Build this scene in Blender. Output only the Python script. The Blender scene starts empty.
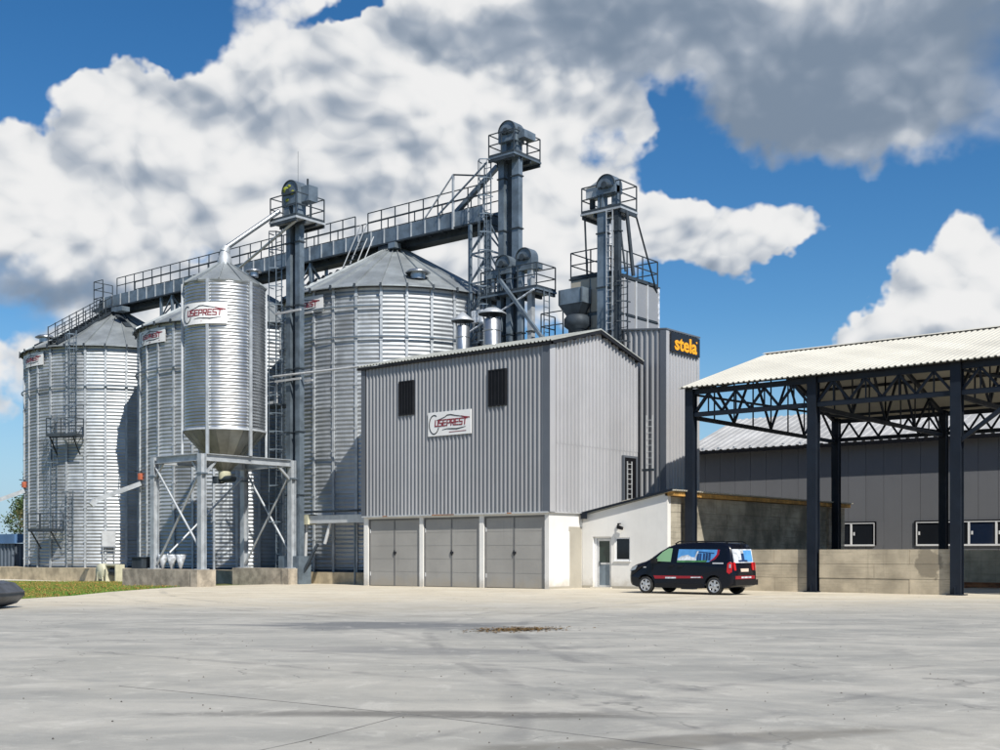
import bpy, bmesh, math, random
from math import sin, cos, pi, radians, atan2, sqrt, tan, atan
from mathutils import Vector, Matrix
random.seed(7)
SC = bpy.context.scene
COL = SC.collection
# ------------------------------------------------------------------ camera, sky, sun, exposure
SC.render.engine = 'CYCLES'
SC.view_settings.view_transform = 'Standard'
SC.view_settings.look = 'None'
SC.view_settings.exposure = 0.35
SC.view_settings.gamma = 1.0
FW = (-0.6364, 0.7713)
RT = (0.7713, 0.6364)
cd = bpy.data.cameras.new('camera'); cam = bpy.data.objects.new('camera', cd); COL.objects.link(cam)
cam.location = (29.14, -38.44, 1.5)
cam.rotation_euler = (pi/2, 0, atan2(0.6364, 0.7713))
cd.sensor_width = 36.0; cd.lens = 42.77; cd.shift_y = 0.177; cd.clip_end = 20000; cd.clip_start = 0.1
SC.camera = cam
PHI = radians(23); ELEV = radians(46)
SUN = Vector((cos(ELEV)*cos(PHI), -cos(ELEV)*sin(PHI), sin(ELEV)))
sd = bpy.data.lights.new('sun', 'SUN'); so = bpy.data.objects.new('sun', sd); COL.objects.link(so)
sd.energy = 5.0; sd.angle = radians(0.5); sd.color = (1.0, 0.955, 0.87)
so.rotation_euler = SUN.to_track_quat('Z', 'Y').to_euler()
so.location = (0, 0, 60)


class G:
    """small helper for node graphs"""
    def __init__(s, tree): s.t = tree; s.n = tree.nodes; s.l = tree.links; s.n.clear()
    def node(s, typ, **kw):
        o = s.n.new(typ)
        for k, v in kw.items(): setattr(o, k, v)
        return o
    def put(s, sock, v):
        if isinstance(v, bpy.types.NodeSocket): s.l.new(v, sock)
        else: sock.default_value = v
    def math(s, op, a, b=None, c=None, clamp=False):
        o = s.node('ShaderNodeMath', operation=op, use_clamp=clamp)
        s.put(o.inputs[0], a)
        if b is not None: s.put(o.inputs[1], b)
        if c is not None: s.put(o.inputs[2], c)
        return o.outputs[0]
    def vmath(s, op, a, b=None, out=0):
        o = s.node('ShaderNodeVectorMath', operation=op)
        s.put(o.inputs[0], a)
        if b is not None: s.put(o.inputs[1], b)
        return o.outputs[out]
    def noise(s, vec, scale, detail=4, rough=.5, dist=0.0):
        o = s.node('ShaderNodeTexNoise'); s.l.new(vec, o.inputs['Vector'])
        o.inputs['Scale'].default_value = scale; o.inputs['Detail'].default_value = detail
        o.inputs['Roughness'].default_value = rough; o.inputs['Distortion'].default_value = dist
        return o.outputs['Fac']
    def smooth(s, v, a, b, c=0.0, d=1.0):
        o = s.node('ShaderNodeMapRange', interpolation_type='SMOOTHSTEP')
        s.put(o.inputs[0], v); o.inputs[1].default_value = a; o.inputs[2].default_value = b
        o.inputs[3].default_value = c; o.inputs[4].default_value = d
        return o.outputs[0]
    def mix(s, f, a, b, mode='MIX'):
        o = s.node('ShaderNodeMix', data_type='RGBA', blend_type=mode)
        s.put(o.inputs[0], f)
        s.put(o.inputs[6], a if isinstance(a, bpy.types.NodeSocket) else (*a, 1))
        s.put(o.inputs[7], b if isinstance(b, bpy.types.NodeSocket) else (*b, 1))
        return o.outputs[2]


def px_angles(px, py):
    u = (px-500)/1188.; v = (552-py)/1188.
    az = atan(u); return az, atan(v*cos(az))


def build_world():
    w = bpy.data.worlds.new('World'); SC.world = w; w.use_nodes = True
    g = G(w.node_tree)
    sky = g.node('ShaderNodeTexSky', sky_type='NISHITA', sun_disc=False)
    sky.sun_elevation = ELEV; sky.sun_rotation = atan2(SUN.x, SUN.y)
    sky.air_density = 1.0; sky.dust_density = 0.0; sky.ozone_density = 3.0
    hs = g.node('ShaderNodeHueSaturation'); hs.inputs['Saturation'].default_value = 1.30; hs.inputs['Value'].default_value = .95
    g.l.new(sky.outputs[0], hs.inputs['Color'])
    skyc = g.vmath('MULTIPLY', hs.outputs[0], (.90, 1.02, 1.08))
    tc = g.node('ShaderNodeTexCoord'); d = tc.outputs['Generated']
    dn = g.vmath('NORMALIZE', d)
    dr = g.vmath('DOT_PRODUCT', dn, (RT[0], RT[1], 0), 1)
    df = g.vmath('DOT_PRODUCT', dn, (FW[0], FW[1], 0), 1)
    dz = g.vmath('DOT_PRODUCT', dn, (0, 0, 1), 1)
    az = g.math('ARCTAN2', dr, df); el = g.math('ARCSINE', dz)
    cmb = g.node('ShaderNodeCombineXYZ'); g.l.new(az, cmb.inputs[0]); g.l.new(el, cmb.inputs[1])
    ang = cmb.outputs[0]
    skyc = g.mix(g.smooth(el, -.02, .20, .85, 0), skyc, (3.3, 5.1, 7.3))
    # slightly warp the angular coordinates so that the masses have ragged outlines
    wn = g.node('ShaderNodeTexNoise'); g.l.new(dn, wn.inputs['Vector']); wn.inputs['Scale'].default_value = 8; wn.inputs['Detail'].default_value = 5; wn.inputs['Roughness'].default_value = .6
    wv = g.vmath('SUBTRACT', wn.outputs['Color'], (.5, .5, .5))
    wv = g.vmath('MULTIPLY', wv, (.15, .12, 0))
    ang = g.vmath('ADD', ang, wv)
    def field(blobs, start=0.0):
        acc = None
        for (px, py, rx, ry, wgt) in blobs:
            a, e = px_angles(px, py)
            v = g.vmath('SUBTRACT', ang, (a, e, 0))
            v = g.vmath('DIVIDE', v, (rx/1188., ry/1188., 1))
            L = g.vmath('LENGTH', v, None, 1)
            f = g.smooth(L, .35, 1.25, wgt, 0.0)
            acc = f if acc is None else g.math('ADD', acc, f)
        return acc
    stretch = g.vmath('MULTIPLY', dn, (1, 1, 1.35))
    def billow(p, octs):
        w = g.node('ShaderNodeTexNoise'); g.l.new(p, w.inputs['Vector']); w.inputs['Scale'].default_value = 7; w.inputs['Detail'].default_value = 3
        q = g.vmath('ADD', p, g.vmath('MULTIPLY', g.vmath('SUBTRACT', w.outputs['Color'], (.5, .5, .5)), (.09, .09, .09)))
        acc = None
        for sc, wt in octs:
            v = g.node('ShaderNodeTexVoronoi', feature='F1'); g.l.new(q, v.inputs['Vector']); v.inputs['Scale'].default_value = sc
            t = g.math('MULTIPLY', g.math('SUBTRACT', .48, v.outputs['Distance']), wt)
            acc = t if acc is None else g.math('ADD', acc, t)
        return acc
    off = (RT[0]*.010+SUN.x*.003, RT[1]*.010+SUN.y*.003, .022)
    n1 = g.noise(stretch, 5.0, 7, .56)
    OC = ((10, .24), (23, .17), (52, .11)); bl1 = billow(stretch, OC); bl2 = billow(g.vmath('ADD', stretch, off), OC)
    n2 = g.noise(g.vmath('ADD', stretch, tuple(2.2*c for c in off)), 5.0, 3, .56)
    cover = field([
        (60, 190, 200, 130, .42), (190, 110, 150, 75, .34), (300, 190, 200, 150, .36), (430, 110, 130, 90, .30), (150, 340, 260, 70, .30),
        (480, 240, 150, 110, .30), (600, 140, 80, 60, .26), (560, 240, 90, 60, .25),
        (560, 20, 190, 70, .42), (760, 30, 240, 85, .40), (930, 75, 200, 85, .44), (850, 125, 120, 45, .20),
        (715, 228, 110, 54, .50), (650, 215, 60, 42, .22), (790, 235, 45, 36, .20), (885, 190, 60, 14, .10),
        (975, 262, 72, 60, .55), (925, 305, 100, 50, .58), (880, 330, 50, 26, .3), (1010, 320, 110, 60, .40), (780, 352, 55, 12, .30), (0, 410, 30, 60, .22),
        (70, 20, 170, 45, -.50), (20, 75, 60, 30, -.35), (350, 10, 60, 18, -.30), (720, 150, 95, 34, -.36), (820, 190, 160, 42, -.36), (180, 238, 22, 16, -.30),
        (800, 300, 130, 50, -.40), (900, 240, 60, 60, -.30), (690, 110, 40, 30, -.2), (30, 320, 60, 24, -.26), (10, 470, 60, 50, -.2), (640, 330, 90, 30, -.25), (590, 55, 40, 16, -.18), (665, 100, 22, 16, -.2), (205, 62, 30, 16, -.18), (540, 190, 20, 12, -.12)])
    dens = g.math('ADD', g.math('ADD', n1, cover), g.math('MULTIPLY', bl1, .9))
    edge = g.smooth(dens, .60, 1.02)
    grey = field([
        (120, 270, 190, 36, .42), (30, 300, 110, 38, .58), (250, 110, 60, 30, .10), (340, 190, 50, 40, .18), (300, 240, 90, 30, .12), (230, 15, 60, 30, .25),
        (570, 25, 170, 55, .58), (770, 50, 260, 90, .72), (930, 100, 220, 90, .78), (450, 50, 90, 40, .35), (430, 180, 60, 50, .15),
        (940, 328, 60, 14, .30), (700, 266, 80, 12, .22), (995, 318, 40, 16, .25), (200, 325, 160, 40, .25)])
    soft = g.smooth(grey, .35, .75)
    a_hard = g.smooth(dens, .53, .70); a_soft = g.smooth(dens, .50, 1.0)
    alpha = g.math('ADD', g.math('MULTIPLY', a_hard, g.math('SUBTRACT', 1.0, soft)), g.math('MULTIPLY', a_soft, soft))
    lit = g.math('MULTIPLY', g.math('SUBTRACT', g.noise(stretch, 5.0, 3, .56), n2), 1.8)
    lit = g.math('ADD', lit, g.math('MULTIPLY', g.math('SUBTRACT', bl1, bl2), 4.2))
    lit = g.math('ADD', lit, g.math('MULTIPLY_ADD', bl1, .7, .27))
    lit = g.math('MULTIPLY', lit, g.math('SUBTRACT', 1.0, g.math('MULTIPLY', soft, .30)))
    sh = g.math('SUBTRACT', grey, lit)
    sh = g.math('ADD', sh, g.math('MULTIPLY', edge, .14))
    sh = g.math('ADD', sh, g.math('MULTIPLY', g.math('SUBTRACT', g.noise(stretch, 3.1, 3, .5), .5), .35))
    sh = g.smooth(sh, -.50, 1.28)
    K = 8.6
    ramp = g.node('ShaderNodeValToRGB'); g.l.new(sh, ramp.inputs[0])
    cr = ramp.color_ramp; cr.elements[0].color = (1.0, 1.0, 1.0, 1)
    e = cr.elements.new(.14); e.color = (.90, .915, .93, 1); cr.elements[-1].position = 1.0; cr.elements[-1].color = (.235, .305, .405, 1)
    e = cr.elements.new(.36); e.color = (.66, .70, .755, 1)
    e = cr.elements.new(.66); e.color = (.40, .465, .56, 1)
    cc = g.vmath('MULTIPLY', ramp.outputs[0], (K, K, K))
    col = g.mix(alpha, skyc, cc)
    # below the horizon the ground hides the sky anyway
    bg = g.node('ShaderNodeBackground'); g.l.new(col, bg.inputs[0]); bg.inputs[1].default_value = 0.079
    out = g.node('ShaderNodeOutputWorld'); g.l.new(bg.outputs[0], out.inputs[0])


build_world()

# ------------------------------------------------------------------ materials
MT = {}


KEEP = ('leaf', 'leaf_green', 'debris', 'concrete_board', 'strip_concrete')


def mat(name, col, rough=.6, metal=0.0, var=.12, nscale=1.5, bump=0.0, bscale=30, spec=.5, col2=None, objvar=0.0, detail=5, streak=0.0, rvar=0.0, wear=None, boards=0.0, stain=False, sheets=0.0, splash=0.0, tiers=0.0):
    if name not in KEEP: col = tuple(.87*c for c in col)
    m = bpy.data.materials.new(name); m.use_nodes = True
    g = G(m.node_tree)
    tc = g.node('ShaderNodeTexCoord'); P = tc.outputs['Object']
    geo = g.node('ShaderNodeNewGeometry'); W = geo.outputs['Position']
    n = g.noise(W, nscale, detail, .6)
    c2 = col2 or tuple(max(0, c*(1-2.2*var)) for c in col)
    c1 = tuple(min(1, c*(1+var)) for c in col)
    c = g.mix(g.smooth(n, .3, .7), c2, c1)
    if streak:
        sv = g.vmath('MULTIPLY', W, (2.2, 2.2, .12))
        sn = g.noise(sv, 2.0, 5, .65)
        c = g.mix(g.smooth(sn, .52, .80, 0, streak), c, tuple(x*.45 for x in col))
    if tiers:
        sz = g.node('ShaderNodeSeparateXYZ'); g.l.new(W, sz.inputs[0]); oi = g.node('ShaderNodeObjectInfo')
        zt = g.math('DIVIDE', sz.outputs[2], 1.1)
        k = g.math('MULTIPLY_ADD', oi.outputs['Random'], 57.0, g.math('FLOOR', zt))
        wnn = g.node('ShaderNodeTexWhiteNoise', noise_dimensions='1D'); g.l.new(k, wnn.inputs['W'])
        f = g.math('MULTIPLY_ADD', wnn.outputs['Value'], 2*tiers, 1-tiers)
        c = g.vmath('SCALE', c); g.l.new(f, c.node.inputs['Scale'])
        fr = g.math('FRACT', zt); lap_shadow = g.smooth(fr, .0, .035, .45, 0)
        c = g.mix(lap_shadow, c, tuple(x*.35 for x in col))  # thin shadow line painted into the colour at each sheet lap
        sp = g.noise(g.vmath('MULTIPLY', W, (1.5, 1.5, .35)), 2.4, 6, .75)
        c = g.mix(g.smooth(sp, .55, .72, 0, .35), c, (.36, .35, .32))
    if sheets:
        q = g.math('FLOOR', g.math('DIVIDE', g.vmath('DOT_PRODUCT', W, (1, 1, 0), 1), 1.05))
        wnn = g.node('ShaderNodeTexWhiteNoise', noise_dimensions='1D'); g.l.new(q, wnn.inputs['W'])
        f = g.math('MULTIPLY_ADD', wnn.outputs['Value'], 2*sheets, 1-sheets)
        c = g.vmath('SCALE', c); g.l.new(f, c.node.inputs['Scale'])
        fn = g.noise(g.vmath('MULTIPLY', W, (3, 3, .5)), 1.3, 6, .7)
        c = g.mix(g.smooth(fn, .58, .75, 0, .16), c, tuple(x*.5 for x in col))
    if splash:
        sz = g.node('ShaderNodeSeparateXYZ'); g.l.new(W, sz.inputs[0])
        hn = g.math('ADD', sz.outputs[2], g.math('MULTIPLY', g.math('SUBTRACT', g.noise(W, 2.2, 6, .7), .5), 1.1))
        c = g.mix(g.smooth(hn, -.05, .55, splash, 0), c, (.30, .255, .19))
    if boards:
        bv = g.vmath('MULTIPLY', W, (.35, .35, 9.0))
        bn = g.noise(bv, 1.6, 6, .7)
        c = g.mix(g.smooth(bn, .50, .66, 0, boards), c, tuple(x*.42 for x in col))
        bn2 = g.noise(g.vmath('MULTIPLY', W, (1.2, 1.2, 2.0)), 1.1, 5, .6)
        c = g.mix(g.smooth(bn2, .55, .70, 0, boards), c, tuple(x*.50 for x in col))
    if stain:
        v = g.vmath('DIVIDE', g.vmath('SUBTRACT', W, (14.15, 3.4, 1.1)), (.50, 1.2, .62))
        L = g.math('ADD', g.vmath('LENGTH', v, None, 1), g.math('MULTIPLY', g.math('SUBTRACT', g.noise(W, 3.0, 5, .6), .5), 1.1))
        c = g.mix(g.smooth(L, .8, 1.0, .75, 0), c, tuple(x*.38 for x in col))
    if objvar:
        oi = g.node('ShaderNodeObjectInfo')
        f = g.math('MULTIPLY_ADD', oi.outputs['Random'], objvar, 1-objvar/2)
        c = g.mix(1.0, c, g.node('ShaderNodeCombineColor').outputs[0], 'MULTIPLY') if False else g.vmath('SCALE', c)
        c.node.inputs['Scale'].default_value = 1; g.l.new(f, c.node.inputs['Scale'])
    if wear:
        wn = g.noise(W, 5, 6, .7)
        c = g.mix(g.smooth(wn, .60, .72), c, wear)
    b = g.node('ShaderNodeBsdfPrincipled')
    g.put(b.inputs['Base Color'], c)
    b.inputs['Metallic'].default_value = metal
    b.inputs['Specular IOR Level'].default_value = spec
    if rvar:
        rn = g.noise(W, 2.4, 4, .6); g.put(b.inputs['Roughness'], g.smooth(rn, .3, .7, max(.02, rough-rvar), rough+rvar))
    else: b.inputs['Roughness'].default_value = rough
    if bump:
        bn = g.noise(P, bscale, 5, .6)
        bp = g.node('ShaderNodeBump'); bp.inputs['Strength'].default_value = bump; bp.inputs['Distance'].default_value = .02
        g.l.new(bn, bp.inputs['Height']); g.l.new(bp.outputs[0], b.inputs['Normal'])
    o = g.node('ShaderNodeOutputMaterial'); g.l.new(b.outputs[0], o.inputs[0])
    MT[name] = m
    return m


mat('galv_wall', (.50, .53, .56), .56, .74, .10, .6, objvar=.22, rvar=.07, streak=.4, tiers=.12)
mat('galv_roof', (.33, .36, .375), .55, .5, .12, .8, objvar=.18, streak=.3)
mat('galv_bright', (.52, .54, .56), .36, .90, .08, 1.0, objvar=.05, rvar=.05, streak=.3)
mat('galv_frame', (.50, .53, .56), .5, .35, .10, 2.5, streak=.15)
mat('steel_blue', (.20, .25, .30), .45, .45, .16, 1.4, objvar=.12, streak=.25, spec=.3)
mat('steel_dark', (.050, .064, .08), .6, .3, .15, 2, spec=.3)
mat('rail_steel', (.05, .065, .08), .6, .2, .1, 2, spec=.3)
mat('cone_zinc', (.34, .35, .33), .5, .75, .12, 1.2)
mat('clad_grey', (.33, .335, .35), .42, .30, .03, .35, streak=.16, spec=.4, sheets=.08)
mat('clad_sunlit', (.47, .47, .485), .45, .15, .03, .35, streak=.14, spec=.4, sheets=.06)  # same cladding in a lighter colour, sunlight painted in for sun-facing walls
mat('flash_grey', (.125, .14, .165), .5, .1, .04, .6, spec=.3)
mat('roof_sheet', (.36, .37, .345), .55, .1, .08, .8, streak=.25)
mat('plaster', (.78, .765, .73), .9, 0, .04, .5, bump=.15, bscale=60, streak=.10, splash=.5)
mat('grey_beige', (.40, .37, .31), .9, 0, .06, .6)
mat('door_grey', (.345, .335, .315), .6, 0, .05, .5, streak=.22, spec=.3, splash=.45)
mat('door_frame', (.15, .15, .15), .6, .0, .05, 2)
mat('near_black', (.006, .006, .008), .5, 0, .1, 3, spec=.2)
mat('louvre', (.018, .019, .023), .6, 0, .1, 3, spec=.2)
mat('navy_steel', (.011, .016, .026), .5, 0, .10, 1.3, rvar=.08, spec=.25)
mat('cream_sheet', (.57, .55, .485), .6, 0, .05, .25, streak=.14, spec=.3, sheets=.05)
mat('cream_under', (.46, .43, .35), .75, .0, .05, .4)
mat('hall_wall', (.165, .168, .178), .6, 0, .03, .25, streak=.08, objvar=.05, spec=.3)
mat('hall_roof', (.42, .42, .42), .7, 0, .10, .5, objvar=.05, streak=.3, spec=.3)
mat('white_frame', (.80, .80, .80), .4, 0, .02, 3)
mat('sign_white', (.82, .82, .82), .5, 0, .02, 2)
mat('sign_red', (.22, .012, .025), .5, 0, .02, 2)
mat('sign_black', (.012, .012, .016), .4, 0, .02, 2)
mat('sign_yellow', (.95, .42, .01), .45, 0, .02, 2)
mat('zinc_white', (.62, .63, .64), .45, .3, .06, 3)
mat('cream_paint', (.62, .60, .44), .5, .0, .08, 2)
mat('valve_red', (.45, .12, .06), .5, 0, .1, 3)
mat('rust_beam', (.36, .14, .05), .7, 0, .25, 3)
mat('timber', (.50, .27, .07), .75, 0, .22, 2.5)
mat('head_yellow', (.45, .50, .06), .5, .2, .3, 3)
mat('concrete_pad', (.52, .43, .29), .9, 0, .18, 1.3, bump=.2, bscale=12, streak=.45)
mat('concrete_plinth', (.42, .365, .29), .9, 0, .20, 2.1, bump=.2, bscale=12, streak=.5)
mat('concrete_board', (.47, .40, .29), .88, 0, .14, .9, bump=.25, bscale=10, streak=.5, objvar=.12, boards=.35, stain=True)
mat('concrete_old', (.36, .325, .255), .9, 0, .25, .8, bump=.25, bscale=10, streak=.6, objvar=.12, boards=.5)
mat('strip_concrete', (.62, .58, .50), .9, 0, .06, .8)
mat('bark', (.13, .10, .07), .9, 0, .2, 5)
mat('leaf', (.12, .105, .03), .7, 0, .3, 3)
mat('leaf_green', (.06, .10, .025), .7, 0, .3, 3)
mat('shed_wall', (.13, .16, .20), .5, .2, .08, 1)
mat('shed_roof', (.10, .20, .38), .5, .1, .06, 1)
mat('bucket_steel', (.12, .13, .15), .45, .5, .2, 4)
mat('tyre', (.018, .018, .018), .8, 0, .1, 6)
mat('alloy', (.60, .61, .63), .30, .6, .04, 4)
mat('lamp_red', (.55, .012, .015), .15, 0, .03, 4)
mat('lamp_clear', (.55, .58, .62), .12, .3, .03, 4)
mat('van_red', (.30, .008, .02), .25, 0, .03, 4)
mat('plate', (.75, .60, .50), .4, 0, .02, 4)
mat('trim', (.012, .012, .014), .6, 0, .05, 4, spec=.2)
mat('decal_blue', (.10, .33, .70), .3, 0, .10, 2)
mat('decal_white', (.70, .74, .80), .3, 0, .25, 5)
mat('decal_green', (.06, .20, .07), .3, 0, .2, 5)
mat('decal_navy', (.02, .05, .14), .3, 0, .2, 5)
mat('debris', (.15, .085, .02), .9, 0, .4, 6)
mat('debris_dark', (.07, .055, .04), .9, 0, .3, 6)
mat('seal', (.19, .185, .175), .9, 0, .2, 3)


def glass_mat(name, col, rough=.05):
    m = bpy.data.materials.new(name); m.use_nodes = True; g = G(m.node_tree)
    b = g.node('ShaderNodeBsdfPrincipled'); b.inputs['Base Color'].default_value = (*col, 1)
    b.inputs['Roughness'].default_value = rough; b.inputs['Specular IOR Level'].default_value = .35
    o = g.node('ShaderNodeOutputMaterial'); g.l.new(b.outputs[0], o.inputs[0]); MT[name] = m


glass_mat('glass_dark', (.012, .014, .018)); glass_mat('glass_blue', (.010, .018, .04)); glass_mat('glass_green', (.20, .36, .20), .1); glass_mat('glass_door', (.02, .035, .03))


def van_paint():
    m = bpy.data.materials.new('van_paint'); m.use_nodes = True; g = G(m.node_tree)
    b = g.node('ShaderNodeBsdfPrincipled'); b.inputs['Base Color'].default_value = (.003, .004, .009, 1)
    b.inputs['Roughness'].default_value = .22; b.inputs['Specular IOR Level'].default_value = .32
    o = g.node('ShaderNodeOutputMaterial'); g.l.new(b.outputs[0], o.inputs[0]); MT['van_paint'] = m


van_paint()


def yard_mat():
    m = bpy.data.materials.new('yard_concrete'); m.use_nodes = True; g = G(m.node_tree)
    geo = g.node('ShaderNodeNewGeometry'); W = geo.outputs['Position']
    # tyre sweeps and dust run roughly along the building front
    st = g.node('ShaderNodeVectorRotate', rotation_type='Z_AXIS'); g.l.new(W, st.inputs['Vector']); st.inputs['Angle'].default_value = radians(-38)
    sv = g.vmath('MULTIPLY', st.outputs[0], (.45, .95, 1))
    n_st = g.noise(sv, .8, 8, .62, .6)
    n_big = g.noise(W, .085, 5, .55, .4)
    n_mid = g.noise(W, .55, 7, .65, .5)
    n_fin = g.noise(W, 9, 6, .75)
    n_spk = g.noise(W, 38, 3, .6)
    # paler tone close to the buildings, greyer towards the camera
    dist = g.vmath('DOT_PRODUCT', W, (.62, -.785, 0), 1)
    dist = g.math('ADD', dist, g.math('MULTIPLY', g.math('SUBTRACT', n_big, .5), 16))
    dist = g.math('ADD', dist, g.math('MULTIPLY', g.math('SUBTRACT', n_st, .5), 10))
    f_grey = g.smooth(dist, 7.0, 22.0)
    pale = g.mix(g.smooth(n_st, .35, .68), (.52, .455, .345), (.62, .56, .445))
    grey_tone = g.mix(g.smooth(n_st, .34, .66), (.31, .305, .28), (.455, .435, .39))
    grey_tone = g.mix(g.smooth(n_mid, .50, .72, 0, .65), grey_tone, (.22, .22, .21))
    grey_tone = g.mix(g.smooth(n_big, .50, .68, 0, .35), grey_tone, (.46, .435, .375))
    grey_tone = g.vmath('SCALE', grey_tone); grey_tone.node.inputs['Scale'].default_value = .88
    c = g.mix(f_grey, pale, grey_tone)
    st2 = g.node('ShaderNodeVectorRotate', rotation_type='Z_AXIS'); g.l.new(W, st2.inputs['Vector']); st2.inputs['Angle'].default_value = radians(-22)
    n_s2 = g.noise(g.vmath('MULTIPLY', st2.outputs[0], (.40, 1.5, 1)), 1.1, 9, .72, 1.2)
    c = g.mix(g.smooth(n_s2, .56, .70, 0, .34), c, (.20, .20, .19))
    c = g.mix(g.smooth(n_s2, .30, .42, .30, 0), c, (.60, .575, .52))
    c = g.mix(g.smooth(n_fin, .60, .78, 0, .38), c, (.24, .235, .215))
    c = g.mix(g.smooth(n_fin, .30, .42, .28, 0), c, (.56, .535, .48))
    n_gr = g.noise(W, 75, 3, .7)
    c = g.mix(g.smooth(n_gr, .42, .62, .20, 0), c, (.20, .20, .185))
    c = g.mix(g.smooth(n_spk, .68, .74, 0, .85), c, (.10, .095, .085))
    # oily patch and stained slab joint
    def ell(cx, cy, rx, ry, rot):
        v = g.vmath('SUBTRACT', W, (cx, cy, 0))
        r = g.node('ShaderNodeVectorRotate', rotation_type='Z_AXIS'); g.l.new(v, r.inputs['Vector']); r.inputs['Angle'].default_value = rot
        v = g.vmath('DIVIDE', r.outputs[0], (rx, ry, 1e6))
        L = g.vmath('LENGTH', v, None, 1)
        L = g.math('ADD', L, g.math('MULTIPLY', g.math('SUBTRACT', n_st, .5), 1.8))
        return g.smooth(L, .45, 1.05, 1, 0)
    a = -atan2(RT[1], RT[0])
    c = g.mix(g.math('MULTIPLY', ell(11.9, -21.2, 4.2, 1.5, a), .85), c, (.13, .135, .14))
    c = g.mix(g.math('MULTIPLY', ell(21.6, -30.4, 2.8, .40, a), .75), c, (.10, .095, .085))
    c = g.mix(g.math('MULTIPLY', ell(24.2, -30.4, 2.4, .40, a-.35), .70), c, (.14, .13, .11))
    c = g.mix(g.math('MULTIPLY', ell(16.5, -25.5, 3.0, .8, a+.2), .50), c, (.16, .16, .16))
    c = g.mix(g.math('MULTIPLY', ell(15.0, -14.0, 6, 1.2, a+.3), .30), c, (.22, .22, .21))
    # blotchy laitance, fine dirt and curved tyre smears
    n_bl = g.noise(W, 1.7, 9, .72, .6)
    c = g.mix(g.smooth(n_bl, .50, .66, 0, .30), c, (.25, .25, .235))
    c = g.mix(g.smooth(n_bl, .34, .46, .30, 0), c, (.56, .54, .49))
    def arc(cx, cy, r, w, lo, k):
        L = g.vmath('LENGTH', g.vmath('SUBTRACT', W, (cx, cy, 0)), None, 1)
        L = g.math('ADD', L, g.math('MULTIPLY', g.math('SUBTRACT', n_big, .5), 1.2))
        dd = g.math('ABSOLUTE', g.math('SUBTRACT', L, r))
        f = g.smooth(dd, w*.3, w, 1, 0)
        return g.math('MULTIPLY', g.math('MULTIPLY', f, g.smooth(n_mid, .40, .62)), k)
    for (cx, cy, r, w, k) in ((34, -6, 24.0, .16, .40), (34, -6, 25.7, .16, .36), (2, -46, 26.0, .18, .34), (2, -46, 27.7, .18, .30), (48, -30, 24, .14, .36), (48, -30, 25.6, .14, .30), (12, 22, 40, .2, .28), (12, 22, 41.8, .2, .28), (20, -80, 52, .15, .34), (20, -80, 53.7, .15, .3)):
        c = g.mix(arc(cx, cy, r, w, 0, k), c, (.12, .12, .12))
    # hairline cracks
    vc = g.node('ShaderNodeTexVoronoi', feature='DISTANCE_TO_EDGE'); vc.inputs['Scale'].default_value = .16
    wq = g.node('ShaderNodeTexNoise'); g.l.new(W, wq.inputs['Vector']); wq.inputs['Scale'].default_value = .9; wq.inputs['Detail'].default_value = 7
    g.l.new(g.vmath('ADD', W, g.vmath('MULTIPLY', wq.outputs['Color'], (1.6, 1.6, 0))), vc.inputs['Vector'])
    c = g.mix(g.math('MULTIPLY', g.smooth(vc.outputs['Distance'], .001, .0032, .55, 0), g.smooth(n_mid, .45, .6)), c, (.10, .10, .095))
    b = g.node('ShaderNodeBsdfPrincipled'); g.put(b.inputs['Base Color'], c)
    g.put(b.inputs['Roughness'], g.smooth(n_mid, .3, .7, .62, .88))
    b.inputs['Specular IOR Level'].default_value = .25
    bp = g.node('ShaderNodeBump'); bp.inputs['Strength'].default_value = .35; bp.inputs['Distance'].default_value = .012
    g.l.new(g.noise(W, 22, 6, .7), bp.inputs['Height']); g.l.new(bp.outputs[0], b.inputs['Normal'])
    o = g.node('ShaderNodeOutputMaterial'); g.l.new(b.outputs[0], o.inputs[0]); MT['yard'] = m


yard_mat()


def soil_mat():
    m = bpy.data.materials.new('soil_grass'); m.use_nodes = True; g = G(m.node_tree)
    geo = g.node('ShaderNodeNewGeometry'); W = geo.outputs['Position']
    c = g.mix(g.smooth(g.noise(W, .6, 6, .6), .38, .60), (.17, .11, .055), (.075, .12, .02))
    c = g.mix(g.smooth(g.noise(W, 6, 4, .6), .55, .7), c, (.28, .19, .09))
    b = g.node('ShaderNodeBsdfPrincipled'); g.put(b.inputs['Base Color'], c); b.inputs['Roughness'].default_value = .95
    o = g.node('ShaderNodeOutputMaterial'); g.l.new(b.outputs[0], o.inputs[0]); MT['soil'] = m


soil_mat()


def grass_mat():
    m = bpy.data.materials.new('grass_blades'); m.use_nodes = True; g = G(m.node_tree)
    geo = g.node('ShaderNodeNewGeometry'); W = geo.outputs['Position']
    n = g.noise(W, .45, 5, .6); n2 = g.noise(W, 9, 3, .6)
    c = g.mix(g.smooth(n, .44, .56), (.27, .19, .05), (.09, .21, .015))
    c = g.mix(g.smooth(n2, .35, .65), c, (.13, .19, .03), 'MIX')
    b = g.node('ShaderNodeBsdfPrincipled'); g.put(b.inputs['Base Color'], c); b.inputs['Roughness'].default_value = .8
    o = g.node('ShaderNodeOutputMaterial'); g.l.new(b.outputs[0], o.inputs[0]); MT['grass'] = m


grass_mat()

# ------------------------------------------------------------------ mesh helpers


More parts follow.
